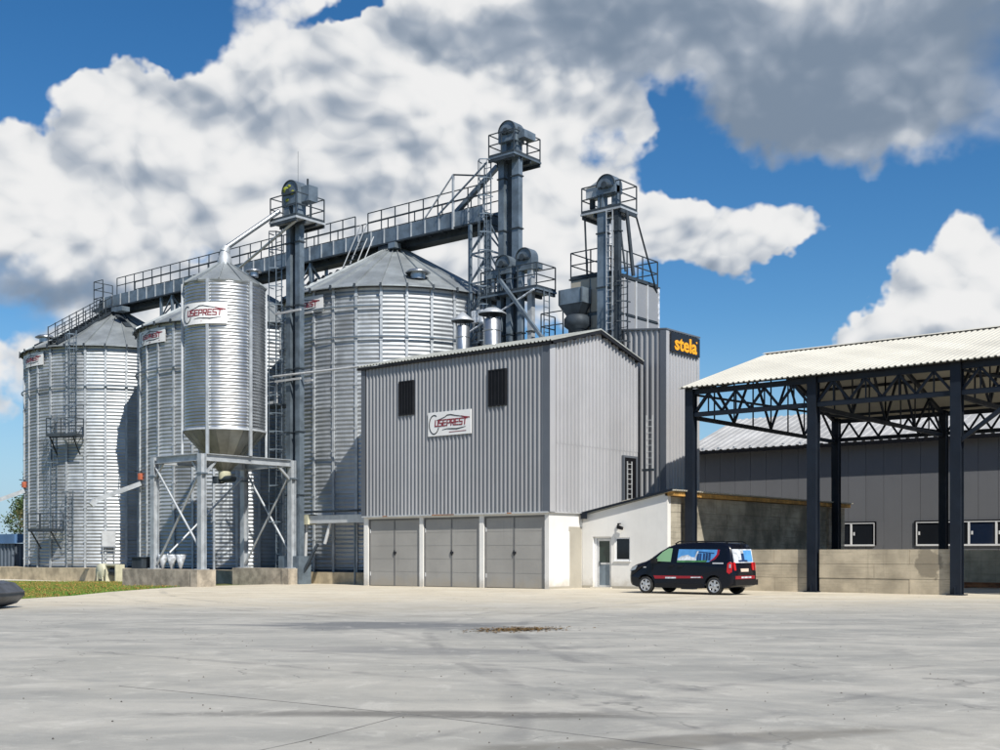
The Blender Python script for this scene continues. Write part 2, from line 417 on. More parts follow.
class MB:
    def __init__(s): s.v = []; s.f = []; s.sm = []
    def add(s, vs, fs, smooth=False):
        o = len(s.v); s.v += [tuple(v) for v in vs]; s.f += [tuple(i+o for i in f) for f in fs]; s.sm += [smooth]*len(fs)
        return s
    def box(s, x0, x1, y0, y1, z0, z1):
        vs = [(x, y, z) for z in (z0, z1) for (x, y) in ((x0, y0), (x1, y0), (x1, y1), (x0, y1))]
        return s.add(vs, [(3, 2, 1, 0), (4, 5, 6, 7), (0, 1, 5, 4), (1, 2, 6, 5), (2, 3, 7, 6), (3, 0, 4, 7)])
    def bar(s, a, b, w=.08, h=None, up=(0, 0, 1)):
        h = h or w; a = Vector(a); b = Vector(b); d = (b-a)
        if d.length < 1e-6: return s
        d.normalize(); u = Vector(up)
        if abs(d.dot(u)) > .98: u = Vector((0, 1, 0))
        r = d.cross(u).normalized(); u = r.cross(d).normalized()
        vs = []
        for p in (a, b):
            for (i, j) in ((-1, -1), (1, -1), (1, 1), (-1, 1)): vs.append(p+r*(i*w/2)+u*(j*h/2))
        return s.add(vs, [(3, 2, 1, 0), (4, 5, 6, 7), (0, 1, 5, 4), (1, 2, 6, 5), (2, 3, 7, 6), (3, 0, 4, 7)])
    def hbeam(s, a, b, w, h, up=(0, 0, 1), t=.03):
        """I section: web and two flanges"""
        a = Vector(a); b = Vector(b); d = (b-a).normalized(); u = Vector(up)
        if abs(d.dot(u)) > .98: u = Vector((0, 1, 0))
        r = d.cross(u).normalized(); u = r.cross(d).normalized()
        s.bar(a, b, t, h-2*t, u)
        s.bar(a+u*(h/2-t/2), b+u*(h/2-t/2), w, t, u); s.bar(a-u*(h/2-t/2), b-u*(h/2-t/2), w, t, u)
        return s
    def tube(s, a, b, r=.05, n=8, r2=None, cap=True):
        a = Vector(a); b = Vector(b); d = (b-a).normalized(); r2 = r if r2 is None else r2
        u = Vector((0, 0, 1)) if abs(d.z) < .95 else Vector((1, 0, 0))
        x = d.cross(u).normalized(); y = d.cross(x).normalized()
        vs = []
        for p, q in ((a, r), (b, r2)):
            for i in range(n): t = 2*pi*i/n; vs.append(p+x*(q*cos(t))+y*(q*sin(t)))
        s.add(vs, [(i, (i+1) % n, n+(i+1) % n, n+i) for i in range(n)], True)
        if cap: s.add(vs, [tuple(range(n))[::-1], tuple(range(n, 2*n))])
        return s
    def lathe(s, prof, c=(0, 0, 0), n=24, a0=0, a1=2*pi, smooth=True):
        full = abs(a1-a0-2*pi) < 1e-6; m = n if full else n+1
        vs = []
        for (r, z) in prof:
            for i in range(m): t = a0+(a1-a0)*i/n; vs.append((c[0]+r*cos(t), c[1]+r*sin(t), c[2]+z))
        fs = []
        for j in range(len(prof)-1):
            for i in range(n):
                k = (i+1) % m if full else i+1
                fs.append((j*m+i, j*m+k, (j+1)*m+k, (j+1)*m+i))
        return s.add(vs, fs, smooth)
    def prism(s, pts, axis, a, b):
        """polygon pts extruded along axis x/y/z from a to b"""
        def mk(p, t): return {'x': (t, p[0], p[1]), 'y': (p[0], t, p[1]), 'z': (p[0], p[1], t)}[axis]
        n = len(pts); vs = [mk(p, a) for p in pts]+[mk(p, b) for p in pts]
        return s.add(vs, [tuple(range(n))[::-1], tuple(range(n, 2*n))]+[(i, (i+1) % n, n+(i+1) % n, n+i) for i in range(n)])
    def mesh(s, name, m):
        me = bpy.data.meshes.new(name); me.from_pydata(s.v, [], s.f)
        me.polygons.foreach_set('use_smooth', s.sm)
        if m is not None: me.materials.append(MT[m] if isinstance(m, str) else m)
        me.update()
        bm = bmesh.new(); bm.from_mesh(me); bmesh.ops.recalc_face_normals(bm, faces=bm.faces); bm.to_mesh(me); bm.free()
        return me
    def build(s, name, m, parent=None, kind=None, label=None):
        o = bpy.data.objects.new(name, s.mesh(name, m)); COL.objects.link(o)
        if parent is not None: o.parent = parent; o.matrix_parent_inverse = parent.matrix_world.inverted() if False else Matrix.Translation(-parent_world(parent))
        if kind: o['kind'] = kind
        if label: o['label'] = label
        return o


def parent_world(p):
    v = Vector((0, 0, 0))
    while p is not None:
        v = v+p.location+p.matrix_parent_inverse.translation; p = p.parent
    return v


def thing(name, loc, label, cat, group=None):
    o = bpy.data.objects.new(name, None); COL.objects.link(o); o.location = loc; o.empty_display_size = .3
    o['label'] = label; o['category'] = cat
    if group: o['group'] = group
    return o


def tag(o, label, cat, group=None):
    o['label'] = label; o['category'] = cat
    if group: o['group'] = group
    return o


def inst(name, me, parent, loc, rotz=0.0, rot=None, scale=None):
    """object sharing mesh data, placed in world coordinates under an unrotated parent"""
    o = bpy.data.objects.new(name, me); COL.objects.link(o)
    o.location = Vector(loc)-(parent_world(parent) if parent is not None else Vector((0, 0, 0)))
    o.rotation_euler = rot if rot else (0, 0, rotz)
    if scale: o.scale = scale
    if parent is not None: o.parent = parent
    return o


def gz(x, y=0):
    if x > 0: return 0.0
    if x > -20: return .005*x
    return max(-.1+.012*(x+20), -.6)


def text_mesh(name, body, size, m, xf, bold=.0, sx=1.0, depth=.008, shear=0.0):
    """flat lettering turned to a mesh; xf maps (u, v, w) to a world point"""
    cu = bpy.data.curves.new(name, 'FONT'); cu.body = body; cu.size = size; cu.offset = bold; cu.extrude = depth/2
    cu.align_x = 'CENTER'; cu.align_y = 'CENTER'; cu.resolution_u = 3; cu.shear = shear
    t = bpy.data.objects.new('tmp', cu); COL.objects.link(t)
    dg = bpy.context.evaluated_depsgraph_get(); me = bpy.data.meshes.new_from_object(t.evaluated_get(dg))
    bpy.data.objects.remove(t)
    for v in me.vertices: v.co = Vector(xf(v.co.x*sx, v.co.y, v.co.z+depth/2))
    me.materials.clear(); me.materials.append(MT[m]); me.name = name
    return me


def add_mesh(name, me, parent, kind=None):
    o = bpy.data.objects.new(name, me); COL.objects.link(o); o.parent = parent
    o.matrix_parent_inverse = Matrix.Translation(-parent_world(parent))
    if kind: o['kind'] = kind
    return o


def stroke(mb, pts, w, xf, depth=.01):
    """flat line of width w through (u, v) points mapped by xf"""
    n = len(pts); L = []; Rr = []
    for i in range(n):
        a = Vector(pts[max(0, i-1)]); b = Vector(pts[min(n-1, i+1)]); d = (b-a).normalized(); q = Vector((-d.y, d.x))*(w[i] if isinstance(w, (list, tuple)) else w)/2
        p = Vector(pts[i]); L.append(p+q); Rr.append(p-q)
    vs = [xf(p.x, p.y, depth) for p in L]+[xf(p.x, p.y, depth) for p in Rr]+[xf(p.x, p.y, 0) for p in L]+[xf(p.x, p.y, 0) for p in Rr]
    fs = []
    for i in range(n-1):
        fs += [(i, i+1, n+i+1, n+i), (2*n+i, 3*n+i, 3*n+i+1, 2*n+i+1), (i, 2*n+i, 2*n+i+1, i+1), (n+i, n+i+1, 3*n+i+1, 3*n+i)]
    mb.add(vs, fs)


GL = {'U': [[(0, 1), (0, 0), (1, 0), (1, 1)]], 'S': [[(1, 1), (0, 1), (0, .52), (1, .48), (1, 0), (0, 0)]], 'E': [[(1, 1), (0, 1), (0, 0), (1, 0)], [(0, .5), (.92, .5)]],
      'P': [[(0, 0), (0, 1), (1, 1), (1, .42), (0, .42)]], 'R': [[(0, 0), (0, 1), (1, 1), (1, .45), (.1, .45)], [(.42, .45), (1, 0)]], 'T': [[(-.15, 1), (1.15, 1)], [(.5, 1), (.5, 0)]],
      's': [[(.95, .92), (.05, .92), (.05, .52), (.95, .48), (.95, .08), (.05, .08)]], 't': [[(.2, 1.55), (.2, .1), (.9, .1)], [(.2, .92), (.85, .92)]], 'e': [[(.05, .48), (.95, .48), (.95, .95), (.05, .95), (.05, .05), (.95, .05)]],
      'l': [[(.3, 1.6), (.3, .1), (.85, .1)]], 'a': [[(.05, .95), (.95, .95), (.95, 0)], [(.95, .5), (.05, .5), (.05, .05), (.95, .05)]]}


def word(mb, txt, cx, cy, w, h, lw, xf, gap=.35, slant=0.0, depth=.012):
    n = len(txt); cw = w/(n+(n-1)*gap)
    for i, ch in enumerate(txt):
        x0 = cx-w/2+i*cw*(1+gap)
        for k, line in enumerate(GL[ch]):
            pts = []
            P = [(x0+p[0]*cw+slant*p[1]*h, cy-h/2+p[1]*h) for p in line]
            for a, b in zip(P[:-1], P[1:]):
                d = Vector((b[0]-a[0], b[1]-a[1])).normalized()*lw*.49
                stroke(mb, [(a[0]-d.x, a[1]-d.y), ((a[0]+b[0])/2, (a[1]+b[1])/2), (b[0]+d.x, b[1]+d.y)], lw, xf, depth+.0006*(k*7+len(pts)+P.index(a)))


def logo(parent, w, h, xf, label=None):
    """company sign: red lettering inside a car outline with a round tail; xf(u, v, d)"""
    k = w/2.5; q = h/1.02
    def S(pts): return [(p[0]*k, p[1]*q) for p in pts]
    line = MB()
    arc = [(-.88+.30*cos(t)*.95, -.02+.40*sin(t)) for t in [radians(a) for a in range(60, 342, 14)]]
    stroke(line, S(arc), .045*k, xf)
    stroke(line, S([(-.72, .16), (-.50, .20), (-.25, .27), (-.10, .345), (.10, .35), (.35, .30), (.62, .26), (.85, .22)]), [.02*k, .03*k, .035*k, .045*k, .045*k, .04*k, .03*k, .02*k], xf)
    stroke(line, S([(-.40, -.27), (-.15, -.235), (.15, -.25), (.45, -.27), (.75, -.23), (.95, -.20)]), [.015*k, .035*k, .05*k, .055*k, .035*k, .015*k], xf)
    o = line.build('car_outline', 'sign_black', parent)
    tip = MB(); stroke(tip, S([(.70, .25), (.90, .205), (1.12, .18), (1.18, .17)]), .05*k, xf); tip.build('outline_tip', 'sign_red', parent)
    m = MB(); word(m, 'USEPREST', .08*k, .03*q, 1.8*k, .25*q, .046*k, xf, gap=.42, slant=.10); m.build('lettering', 'sign_red', parent)
    u = MB(); stroke(u, S([(.0, -.385), (.98, -.37)]), .025*k, xf); u.build('underline', 'sign_red', parent)


# ------------------------------------------------------------------ ground
def build_ground():
    # terrain sheet out to the horizon, under everything
    xs = [-6000, -2000, -600, -200, -90, -61, -50, -40, -30, -20, -10, 0, 20, 60, 200, 600, 2000, 6000]
    ys = [-6000, -2000, -600, -200, -90, -60, -30, -10, 10, 30, 60, 120, 300, 600, 2000, 6000]
    mb = MB(); vs = [(x, y, gz(x)-.06) for y in ys for x in xs]; n = len(xs)
    mb.add(vs, [(j*n+i, j*n+i+1, (j+1)*n+i+1, (j+1)*n+i) for j in range(len(ys)-1) for i in range(n-1)])
    mb.build('ground', 'soil', None, 'structure')
    # concrete yard: fan of strips whose left border is the curved edge of the grass
    edge = [(-9.0, -34.0), (-6.5, -26.0), (-6.9, -20.0), (-9.3, -15.6), (-12.3, -12.2), (-14.7, -8.7), (-16.2, -6.1), (-16.6, -4.6)]
    mb = MB()
    rows = [(-120, -50.0)]+[(y, x) for (x, y) in edge]
    rows = [(y, x) for (y, x) in [(-120., -12.), (-60., -11.)]]+[(y, x) for (x, y) in edge]+[(-3.6, -16.6), (-.9, -16.6), (1.3, -16.6), (60., -16.6)]
    cols = [0, -0.001, 8, 20, 40, 90]
    for i in range(len(rows)-1):
        (y0, x0), (y1, x1) = rows[i], rows[i+1]
        def line(y, x): return [(x, y), ((x+0)/2 if x < -1 else x, y), (0, y), (12, y), (26, y), (60, y), (120, y)]
        A = line(y0, x0); B = line(y1, x1)
        for k in range(len(A)-1):
            mb.add([(p[0], p[1], gz(p[0])) for p in (A[k], A[k+1], B[k+1], B[k])], [(0, 1, 2, 3)])
    yard = mb.build('yard', 'yard', None, 'structure')
    # sealed joints between slabs, 2-3 mm proud
    def joint(pts, w):
        m = MB()
        for a, b in zip(pts[:-1], pts[1:]): m.bar((a[0], a[1], 0.0), (b[0], b[1], 0.0), w, .006)
        m.build('slab_joint', 'seal', yard)
    joint([(17.4, -30.9), (20.1, -30.62), (21.7, -30.5), (23.1, -30.5), (24.58, -30.53), (27.5, -30.6), (33, -30.7)], .012)
    joint([(21.5, -30.52), (21.75, -31.4), (21.95, -32.2), (22.3, -34.4)], .014)
    # strip of pale concrete in front of the silo base
    m = MB(); m.box(-52, -30.0, .35, 1.42, -.7, gz(-40)+.035); m.build('path', 'strip_concrete', None, 'structure')
    # grass
    poly = [(-7.3, -20.0), (-9.5, -15.8), (-12.5, -12.4), (-14.9, -8.9), (-16.5, -6.1), (-16.9, -3.75), (-21.0, -3.75), (-22.4, -.3), (-30, .3), (-52, .3), (-62, -6), (-40, -24), (-14, -30)]
    def inside(x, y):
        c = False; n = len(poly); j = n-1
        for i in range(n):
            xi, yi = poly[i]; xj, yj = poly[j]
            if (yi > y) != (yj > y) and x < (xj-xi)*(y-yi)/(yj-yi)+xi: c = not c
            j = i
        return c
    rnd = random.Random(3); mb = MB(); cnt = 0
    while cnt < 52000:
        x = rnd.uniform(-55, -7); y = rnd.uniform(-28, .4)
        if not inside(x, y): continue
        # keep to the part near the view
        dx, dy = x-29.14, y+38.44; D = dx*FW[0]+dy*FW[1]; r = dx*RT[0]+dy*RT[1]
        if r/D < -.50: continue
        if (sin(x*.9+y*.5)+sin(x*.37-y*.8+1)+rnd.uniform(-1.5, 1.5)) < -.9: continue
        h = rnd.uniform(.05, .16)*(1.3 if rnd.random() < .15 else 1); a = rnd.uniform(0, 2*pi); w = rnd.uniform(.012, .03)
        z = gz(x)-.06; lx, ly = rnd.uniform(-.06, .06), rnd.uniform(-.06, .06)
        mb.v += [(x-w*cos(a), y-w*sin(a), z), (x+w*cos(a), y+w*sin(a), z), (x+lx, y+ly, z+h)]
        mb.f.append((cnt*3, cnt*3+1, cnt*3+2)); mb.sm.append(False); cnt += 1
    me = bpy.data.meshes.new('grass'); me.from_pydata(mb.v, [], mb.f); me.materials.append(MT['grass'])
    o = bpy.data.objects.new('grass', me); COL.objects.link(o); o['kind'] = 'stuff'; tag(o, 'strip of rough green and brown grass beside the concrete yard', 'grass')
    # fallen leaves in grass
    mb = MB()
    for i in range(5200):
        x = rnd.uniform(-45, -8); y = rnd.uniform(-18, .2)
        if not inside(x, y): continue
        z = gz(x)+.02; s = rnd.uniform(.03, .08)
        mb.add([(x-s, y, z), (x, y-s*.6, z+.03), (x+s, y, z+.01), (x, y+s*.6, z+.04)], [(0, 1, 2, 3)])
    o = mb.build('fallen_leaves', 'timber', None, 'stuff'); tag(o, 'dry brown leaves lying in the grass strip', 'leaves')
    # spilt debris on the yard
    mb = MB()
    for i in range(900):
        t = rnd.gauss(0, 1); u = rnd.gauss(0, 1)
        c = Vector((14.9, -20.6)); p = c+Vector(RT)*(t*.42)+Vector(FW)*(u*.30+t*.18)
        s = rnd.uniform(.015, .045); a = rnd.uniform(0, 6.28); z = rnd.uniform(.004, .03)
        mb.add([(p.x+s*cos(a), p.y+s*sin(a), z), (p.x+s*cos(a+2), p.y+s*sin(a+2), z+.01), (p.x+s*cos(a+4), p.y+s*sin(a+4), z)], [(0, 1, 2)])
    o = mb.build('spilt_grain', 'debris', None, 'stuff'); tag(o, 'thin brown smear of spilt grain husks on the grey concrete', 'grain')
    mb = MB()
    for i in range(420):
        D = rnd.uniform(9, 42); r = rnd.uniform(-.45, .45)*D
        p = Vector((29.14, -38.44))+Vector(RT)*r+Vector(FW)*D
        s = rnd.uniform(.004, .014)
        if p.x < -6 or p.y > -1: continue
        a = rnd.uniform(0, 6.28)
        mb.add([(p.x+s*cos(a), p.y+s*sin(a), .004), (p.x+s*cos(a+2), p.y+s*sin(a+2), .004), (p.x+s*cos(a+4), p.y+s*sin(a+4), .004), (p.x, p.y, .004+s*.8)], [(0, 1, 3), (1, 2, 3), (2, 0, 3)])
    o = mb.build('grit', 'debris_dark', None, 'stuff'); tag(o, 'scattered small dark stones and grit over the yard', 'gravel')


build_ground()

# ------------------------------------------------------------------ ribbed cladding


def ribbed(mb, p0, u, width, z0, ztop, nrm, pitch=.22, depth=.035, phase=0.0, crest=.32):
    """trapezoidal sheet with vertical ribs, standing in the plane p0 + u*s, ribs along the normal"""
    u = Vector((*u, 0)); nv = Vector((*nrm, 0)); p0 = Vector((*p0, 0))
    st = []; s = -phase
    while s < width:
        for (a, h) in ((0, 0), (.52, 0), (.60, 1), (.60+crest, 1), (1.0, 0)):
            st.append((s+a*pitch, h*depth))
        s += pitch
    st = [(max(0, min(width, a)), h) for a, h in st]
    cl = []
    for q in st:
        if not cl or q[0]-cl[-1][0] > 1e-5: cl.append(q)
    vs = []
    for (a, h) in cl:
        b = p0+u*a+nv*h; vs.append((b.x, b.y, z0)); vs.append((b.x, b.y, ztop(a)))
    mb.add(vs, [(2*i, 2*i+2, 2*i+3, 2*i+1) for i in range(len(cl)-1)])


def corr_sheet(mb, a, b, c, d, pitch=.2, depth=.03, thick=.02):
    """roof sheet: a-b lower edge, d-c upper edge; ribs run from the lower to the upper edge"""
    a, b, c, d = map(Vector, (a, b, c, d)); L = (b-a).length; n = max(2, int(round(L/pitch)))
    nr = (b-a).cross(d-a).normalized()
    if nr.z < 0: nr = -nr
    top = []
    for i in range(n):
        for (t, h) in ((0, 0), (.5, 0), (.6, 1), (.9, 1)): top.append(((i+t)/n, h))
    top.append((1, 0)); vs = []
    for t, h in top:
        lo = a.lerp(b, t)+nr*h*depth; hi = d.lerp(c, t)+nr*h*depth
        vs += [lo, hi, lo-nr*thick, hi-nr*thick]
    m = len(top)
    fs = []
    for i in range(m-1):
        q = 4*i; fs += [(q, q+4, q+5, q+1), (q+2, q+3, q+7, q+6), (q, q+2, q+6, q+4), (q+1, q+5, q+7, q+3)]
    fs += [(0, 1, 3, 2), (4*m-4, 4*m-2, 4*m-1, 4*m-3)]
    mb.add(vs, fs)


# ------------------------------------------------------------------ main building
def build_main():
    X0, X1, Y0, Y1 = -10.75, 0., 0., 6.4; ZC = 3.14; ZE = 10.02; YR = 3.3; ZR = 10.88
    T = thing('processing_building', (-5.4, 3.2, 0), 'tall grey ribbed metal building with three pairs of grey doors and a gable roof', 'building')
    # lower storey walls
    m = MB(); z0 = -.25; zt = ZC-.02
    m.box(X0, X1-.0, Y0+.32, Y1, z0, zt)                  # core
    m.build('wall', 'plaster', T)
    # piers and lintel framing the doors
    for (a, b) in ((X0, -10.48), (-7.22, -7.0), (-3.72, -3.48), (-.22, 0.0)):
        MB().box(a, b, Y0, Y0+.32-.002, z0, zt).build('pier', 'plaster', T)
    MB().box(-10.48, -7.22, Y0+.02, Y0+.31, 3.02, zt).build('lintel', 'plaster', T); MB().box(-7.0, -3.72, Y0+.02, Y0+.31, 3.02, zt).build('lintel', 'plaster', T); MB().box(-3.48, -.22, Y0+.02, Y0+.31, 3.02, zt).build('lintel', 'plaster', T)
    # three pairs of doors
    for k, (a, b) in enumerate(((-10.48, -7.22), (-7.0, -3.72), (-3.48, -.22))):
        f = MB(); f.box(a, a+.06, .06, .16, .0, 3.02); f.box(b-.06, b, .06, .16, .0, 3.02); f.box(a+.06, b-.06, .06, .16, 2.95, 3.02); f.build('door_frame', 'door_frame', T)
        mid = (a+b)/2-.02*k
        for (l, r, sgn) in ((a+.07, mid-.035, 1), (mid+.035, b-.07, -1)):
            d = MB(); d.box(l, r, .10, .15, .03+gz(a), 2.94)
            for i in range(1, 5): d.box(l+.03, r-.03, .094, .10, .03+i*.585, .036+i*.585)
            leaf = d.build('door_leaf', 'door_grey', T)
            for hz in (.5, 2.45):
                q = l+.0 if sgn > 0 else r-.0
                MB().tube((q, .085, hz-.09), (q, .085, hz+.09), .022, 6).build('hinge', 'zinc_white', leaf)
            if sgn < 0:
                h = MB(); h.box(mid-.06, mid+.10, .055, .10, 1.42, 1.52); h.box(mid-.02, mid+.02, .05, .075, 1.36, 1.58); h.build('handle', 'sign_black', leaf)
        MB().box(mid-.033, mid+.033, .085, .14, .03+gz(a), 2.94).build('door_strip', 'door_frame', T)
    # cladding sheets (upper storeys)
    m = MB(); ribbed(m, (X0+.02, Y0-.045), (1, 0), X1-X0-.02, ZC+.015, lambda s: ZE, (0, -1), .222, .07, .1, .2)
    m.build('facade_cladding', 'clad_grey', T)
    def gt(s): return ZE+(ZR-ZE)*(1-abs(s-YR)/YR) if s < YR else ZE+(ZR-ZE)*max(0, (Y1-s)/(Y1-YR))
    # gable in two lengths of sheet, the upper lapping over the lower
    m = MB(); ribbed(m, (X1+.03, Y0), (0, 1), Y1, ZC+.015, lambda s: 6.02, (1, 0), .26, .08, .05, .25); m.build('lower_gable_cladding', 'clad_sunlit', T)
    m = MB(); ribbed(m, (X1+.042, Y0), (0, 1), Y1, 5.95, gt, (1, 0), .26, .08, .05, .25); m.build('upper_gable_cladding', 'clad_sunlit', T)
    m = MB(); ribbed(m, (X0-.03, Y0), (0, 1), Y1, ZC, gt, (-1, 0), .222, .04); m.build('rear_gable_cladding', 'clad_grey', T)
    m = MB(); m.box(X0+.02, X1-.02, Y1-.05, Y1, ZC, ZE); m.box(X0, X1, Y0-.03, Y0+.02, ZC-.015, ZC+.01); m.build('inner_wall', 'clad_grey', T)
    m = MB()  # core behind sheets
    m.prism([(Y0-.02, ZC+.012), (Y1-.06, ZC+.012), (Y1-.06, ZE-.05), (YR, ZR-.06), (Y0-.02, ZE-.05)], 'x', X0+.05, X1); m.build('core_wall', 'clad_grey', T)
    # corner flashing, drip, seam
    m = MB(); m.box(X1-.22, X1+.132, Y0-.128, Y0-.117, ZC, ZE-.02); m.build('corner_flashing', 'flash_grey', T)
    m = MB(); m.box(X1+.125, X1+.132, Y0-.106, Y0+.26, ZC, ZE-.02); m.build('corner_flashing', 'clad_sunlit', T)
    m = MB(); m.box(X0-.05, X0+.22, Y0-.128, Y0-.117, ZC, ZE-.02); m.build('corner_flashing', 'flash_grey', T)
    m = MB(); m.box(X0-.02, X1+.05, Y0-.135, Y0-.03, ZC-.05, ZC+.012); m.build('drip_rail', 'zinc_white', T)
    m = MB(); m.box(X1+.0, X1+.10, Y0, 2.2, ZC-.04, ZC+.01); m.build('drip_rail', 'zinc_white', T)
    for (a, w) in ((-6.35, 1.3), (-9.4, .3), (-2.1, .25)): MB().box(a, a+w, Y0-.139, Y0-.1355, ZC-.04, ZC+.0).build('rust_stain', 'rust_beam', T)
    # roof: ribbed sheets, dark eave trims
    OV = .25; xa, xb = X0-.25, X1+.30
    k = (ZR-ZE)/YR; zl = ZE-OV*k+.08; kb = (ZR-ZE)/(Y1-YR); zb = ZE-OV*kb+.08
    m = MB(); corr_sheet(m, (xa, Y0-OV, zl), (xb, Y0-OV, zl), (xb, YR, ZR+.09), (xa, YR, ZR+.09), .2, .045); m.build('roof', 'roof_sheet', T)
    m = MB(); corr_sheet(m, (xa, Y1+OV, zb), (xb, Y1+OV, zb), (xb, YR, ZR+.09), (xa, YR, ZR+.09), .2, .045); m.build('roof', 'roof_sheet', T)
    m = MB(); m.box(xa+.02, xb-.02, Y0-OV+.02, Y0-.08, zl-.14, zl-.035); m.build('eave_trim', 'louvre', T)
    for (ya, yb, za, zz) in ((Y0-OV, YR, zl-.07, ZR+.02), (Y1+OV, YR, zb-.07, ZR+.02)):
        m = MB(); m.bar((xb-.05, ya, za-.03), (xb-.05, yb, zz-.03), .06, .13); m.build('verge_board', 'louvre', T)
        for q in range(5):
            t = (q+.6)/5.2; y = ya+(yb-ya)*t; z = za+(zz-za)*t; MB().box(X1+.05, xb-.06, y-.04, y+.04, z-.13, z-.02).build('purlin_end', 'louvre', T)
    # louvred windows
    for (a, b) in ((-8.36, -7.47), (-3.12, -2.16)):
        z0w, z1w = 7.62, 9.16
        w = MB(); y = -.15
        w.box(a, a+.05, y, -.05, z0w, z1w); w.box(b-.05, b, y, -.05, z0w, z1w); w.box(a+.05, b-.05, y, -.05, z0w, z0w+.05); w.box(a+.05, b-.05, y, -.05, z1w-.05, z1w)
        wo = w.build('window', 'louvre', T)
        MB().box(a+.05, b-.05, -.128, -.05, z0w+.05, z1w-.05).build('pane', 'near_black', wo)
        for i in range(4):
            x = a+.05+(b-a-.1)*(i+.75)/4.5; MB().box(x-.02, x+.02, -.142, -.13, z0w+.05, z1w-.05).build('bar', 'louvre', wo)
    # dark ladder opening low in the gable
    o = MB(); o.box(.05, .16, 5.22, 5.30, 3.3, 5.75); o.box(.05, .16, 6.22, 6.32, 3.3, 5.75); o.box(.05, .16, 5.30, 6.22, 5.66, 5.75); oo = o.build('opening_frame', 'flash_grey', T)
    MB().box(.05, .14, 5.30, 6.22, 3.3, 5.66).build('dark_opening', 'near_black', oo)
    l = MB(); l.box(.16, .20, 5.45, 5.49, 3.5, 5.5); l.box(.16, .20, 5.80, 5.84, 3.5, 5.5)
    for i in range(9): l.box(.165, .195, 5.49, 5.80, 3.6+i*.22, 3.63+i*.22)
    l.build('ladder', 'zinc_white', T)
    l = MB(); l.box(.40, .44, 6.62, 6.66, 5.2, 7.6); l.box(.72, .76, 6.62, 6.66, 5.2, 7.6)
    for i in range(8): l.box(.44, .72, 6.625, 6.655, 5.4+i*.28, 5.43+i*.28)
    l.build('ladder', 'zinc_white', T); MB().box(.3, .9, 6.45, 6.6, 5.1, 5.2).build('ladder_bracket', 'steel_dark', T)
    # flat grey-beige panel with a wider top band beside the annex
    m = MB(); m.box(-.002, .012, 1.42, 2.27, .02, 2.36); m.box(-.002, .012, 1.36, 2.27, 2.36, 2.55); m.build('notched_panel', 'grey_beige', T)
    m = MB(); m.box(.0, .02, .02, 2.28, -.25, .09); m.build('skirting', 'grey_beige', T)
    return T


build_main()


def build_usep_sign():
    T = thing('company_sign', (-5.3, -.12, 7.1), 'white rectangular sign with red lettering and black car outline on the grey facade', 'sign')
    MB().box(-6.56, -4.06, -.15, -.10, 6.57, 7.61).build('board', 'sign_white', T)
    logo(T, 2.5, 1.04, lambda u, v, d: (-5.31+u, -.151-d, 7.09+v))


build_usep_sign()

# ------------------------------------------------------------------ ladders, railings


def ladder(parent, x, y, z0, z1, dirx=(1, 0), w=.42, cage=None, cage_from=None, m='galv_frame'):
    """vertical ladder; dirx = unit vector along the rungs; cage = outward unit vector"""
    dx, dy = dirx
    for s in (-1, 1): MB().bar((x+s*w/2*dx, y+s*w/2*dy, z0), (x+s*w/2*dx, y+s*w/2*dy, z1), .045).build('ladder_rail', m, parent)
    r = MB(); z = z0+.2
    while z < z1: r.bar((x-w/2*dx, y-w/2*dy, z), (x+w/2*dx, y+w/2*dy, z), .028); z += .3
    r.build('rungs', m, parent, 'stuff')
    if cage:
        cx, cy = cage; zs = cage_from if cage_from is not None else z0+2.2; z = zs; pts = None
        arc = [radians(a) for a in (-90, -50, 0, 50, 90)]
        def P(a, z):
            c = .38*cos(a)*1.6+.02; s = .36*sin(a); return (x+cx*c+dx*s, y+cy*c+dy*s, z)
        while z < z1:
            h = MB()
            for a, b in zip(arc[:-1], arc[1:]): h.bar(P(a, z), P(b, z), .03, .05)
            h.build('cage_hoop', m, parent); z += .9
        for a in (-50, 0, 50): MB().bar(P(radians(a), zs), P(radians(a), z-.9), .025).build('cage_strap', m, parent)


def railing(parent, pts, h=1.1, step=1.0, closed=False, m='rail_steel', rails=(1.1, .58), toe=True, r=.024):
    pts = [Vector(p) for p in pts]; seg = list(zip(pts[:-1], pts[1:]))
    if closed: seg.append((pts[-1], pts[0]))
    post = MB(); post.box(-r, r, -r, r, 0, h); pm = post.mesh('railing_post', m)
    done = []
    for a, b in seg:
        L = (b-a).length; n = max(1, round(L/step))
        for i in range(n+1):
            p = a.lerp(b, i/n)
            if any((p-q).length < .05 for q in done): continue
            done.append(p); inst('railing_post', pm, parent, p)
        for q in rails:
            MB().bar(a+Vector((0, 0, q*h/1.1)), b+Vector((0, 0, q*h/1.1)), .045).build('handrail', m, parent)
        if toe: MB().bar(a+Vector((0, 0, .07)), b+Vector((0, 0, .07)), .012, .13).build('toe_board', m, parent)


# ------------------------------------------------------------------ silos
NS = 30


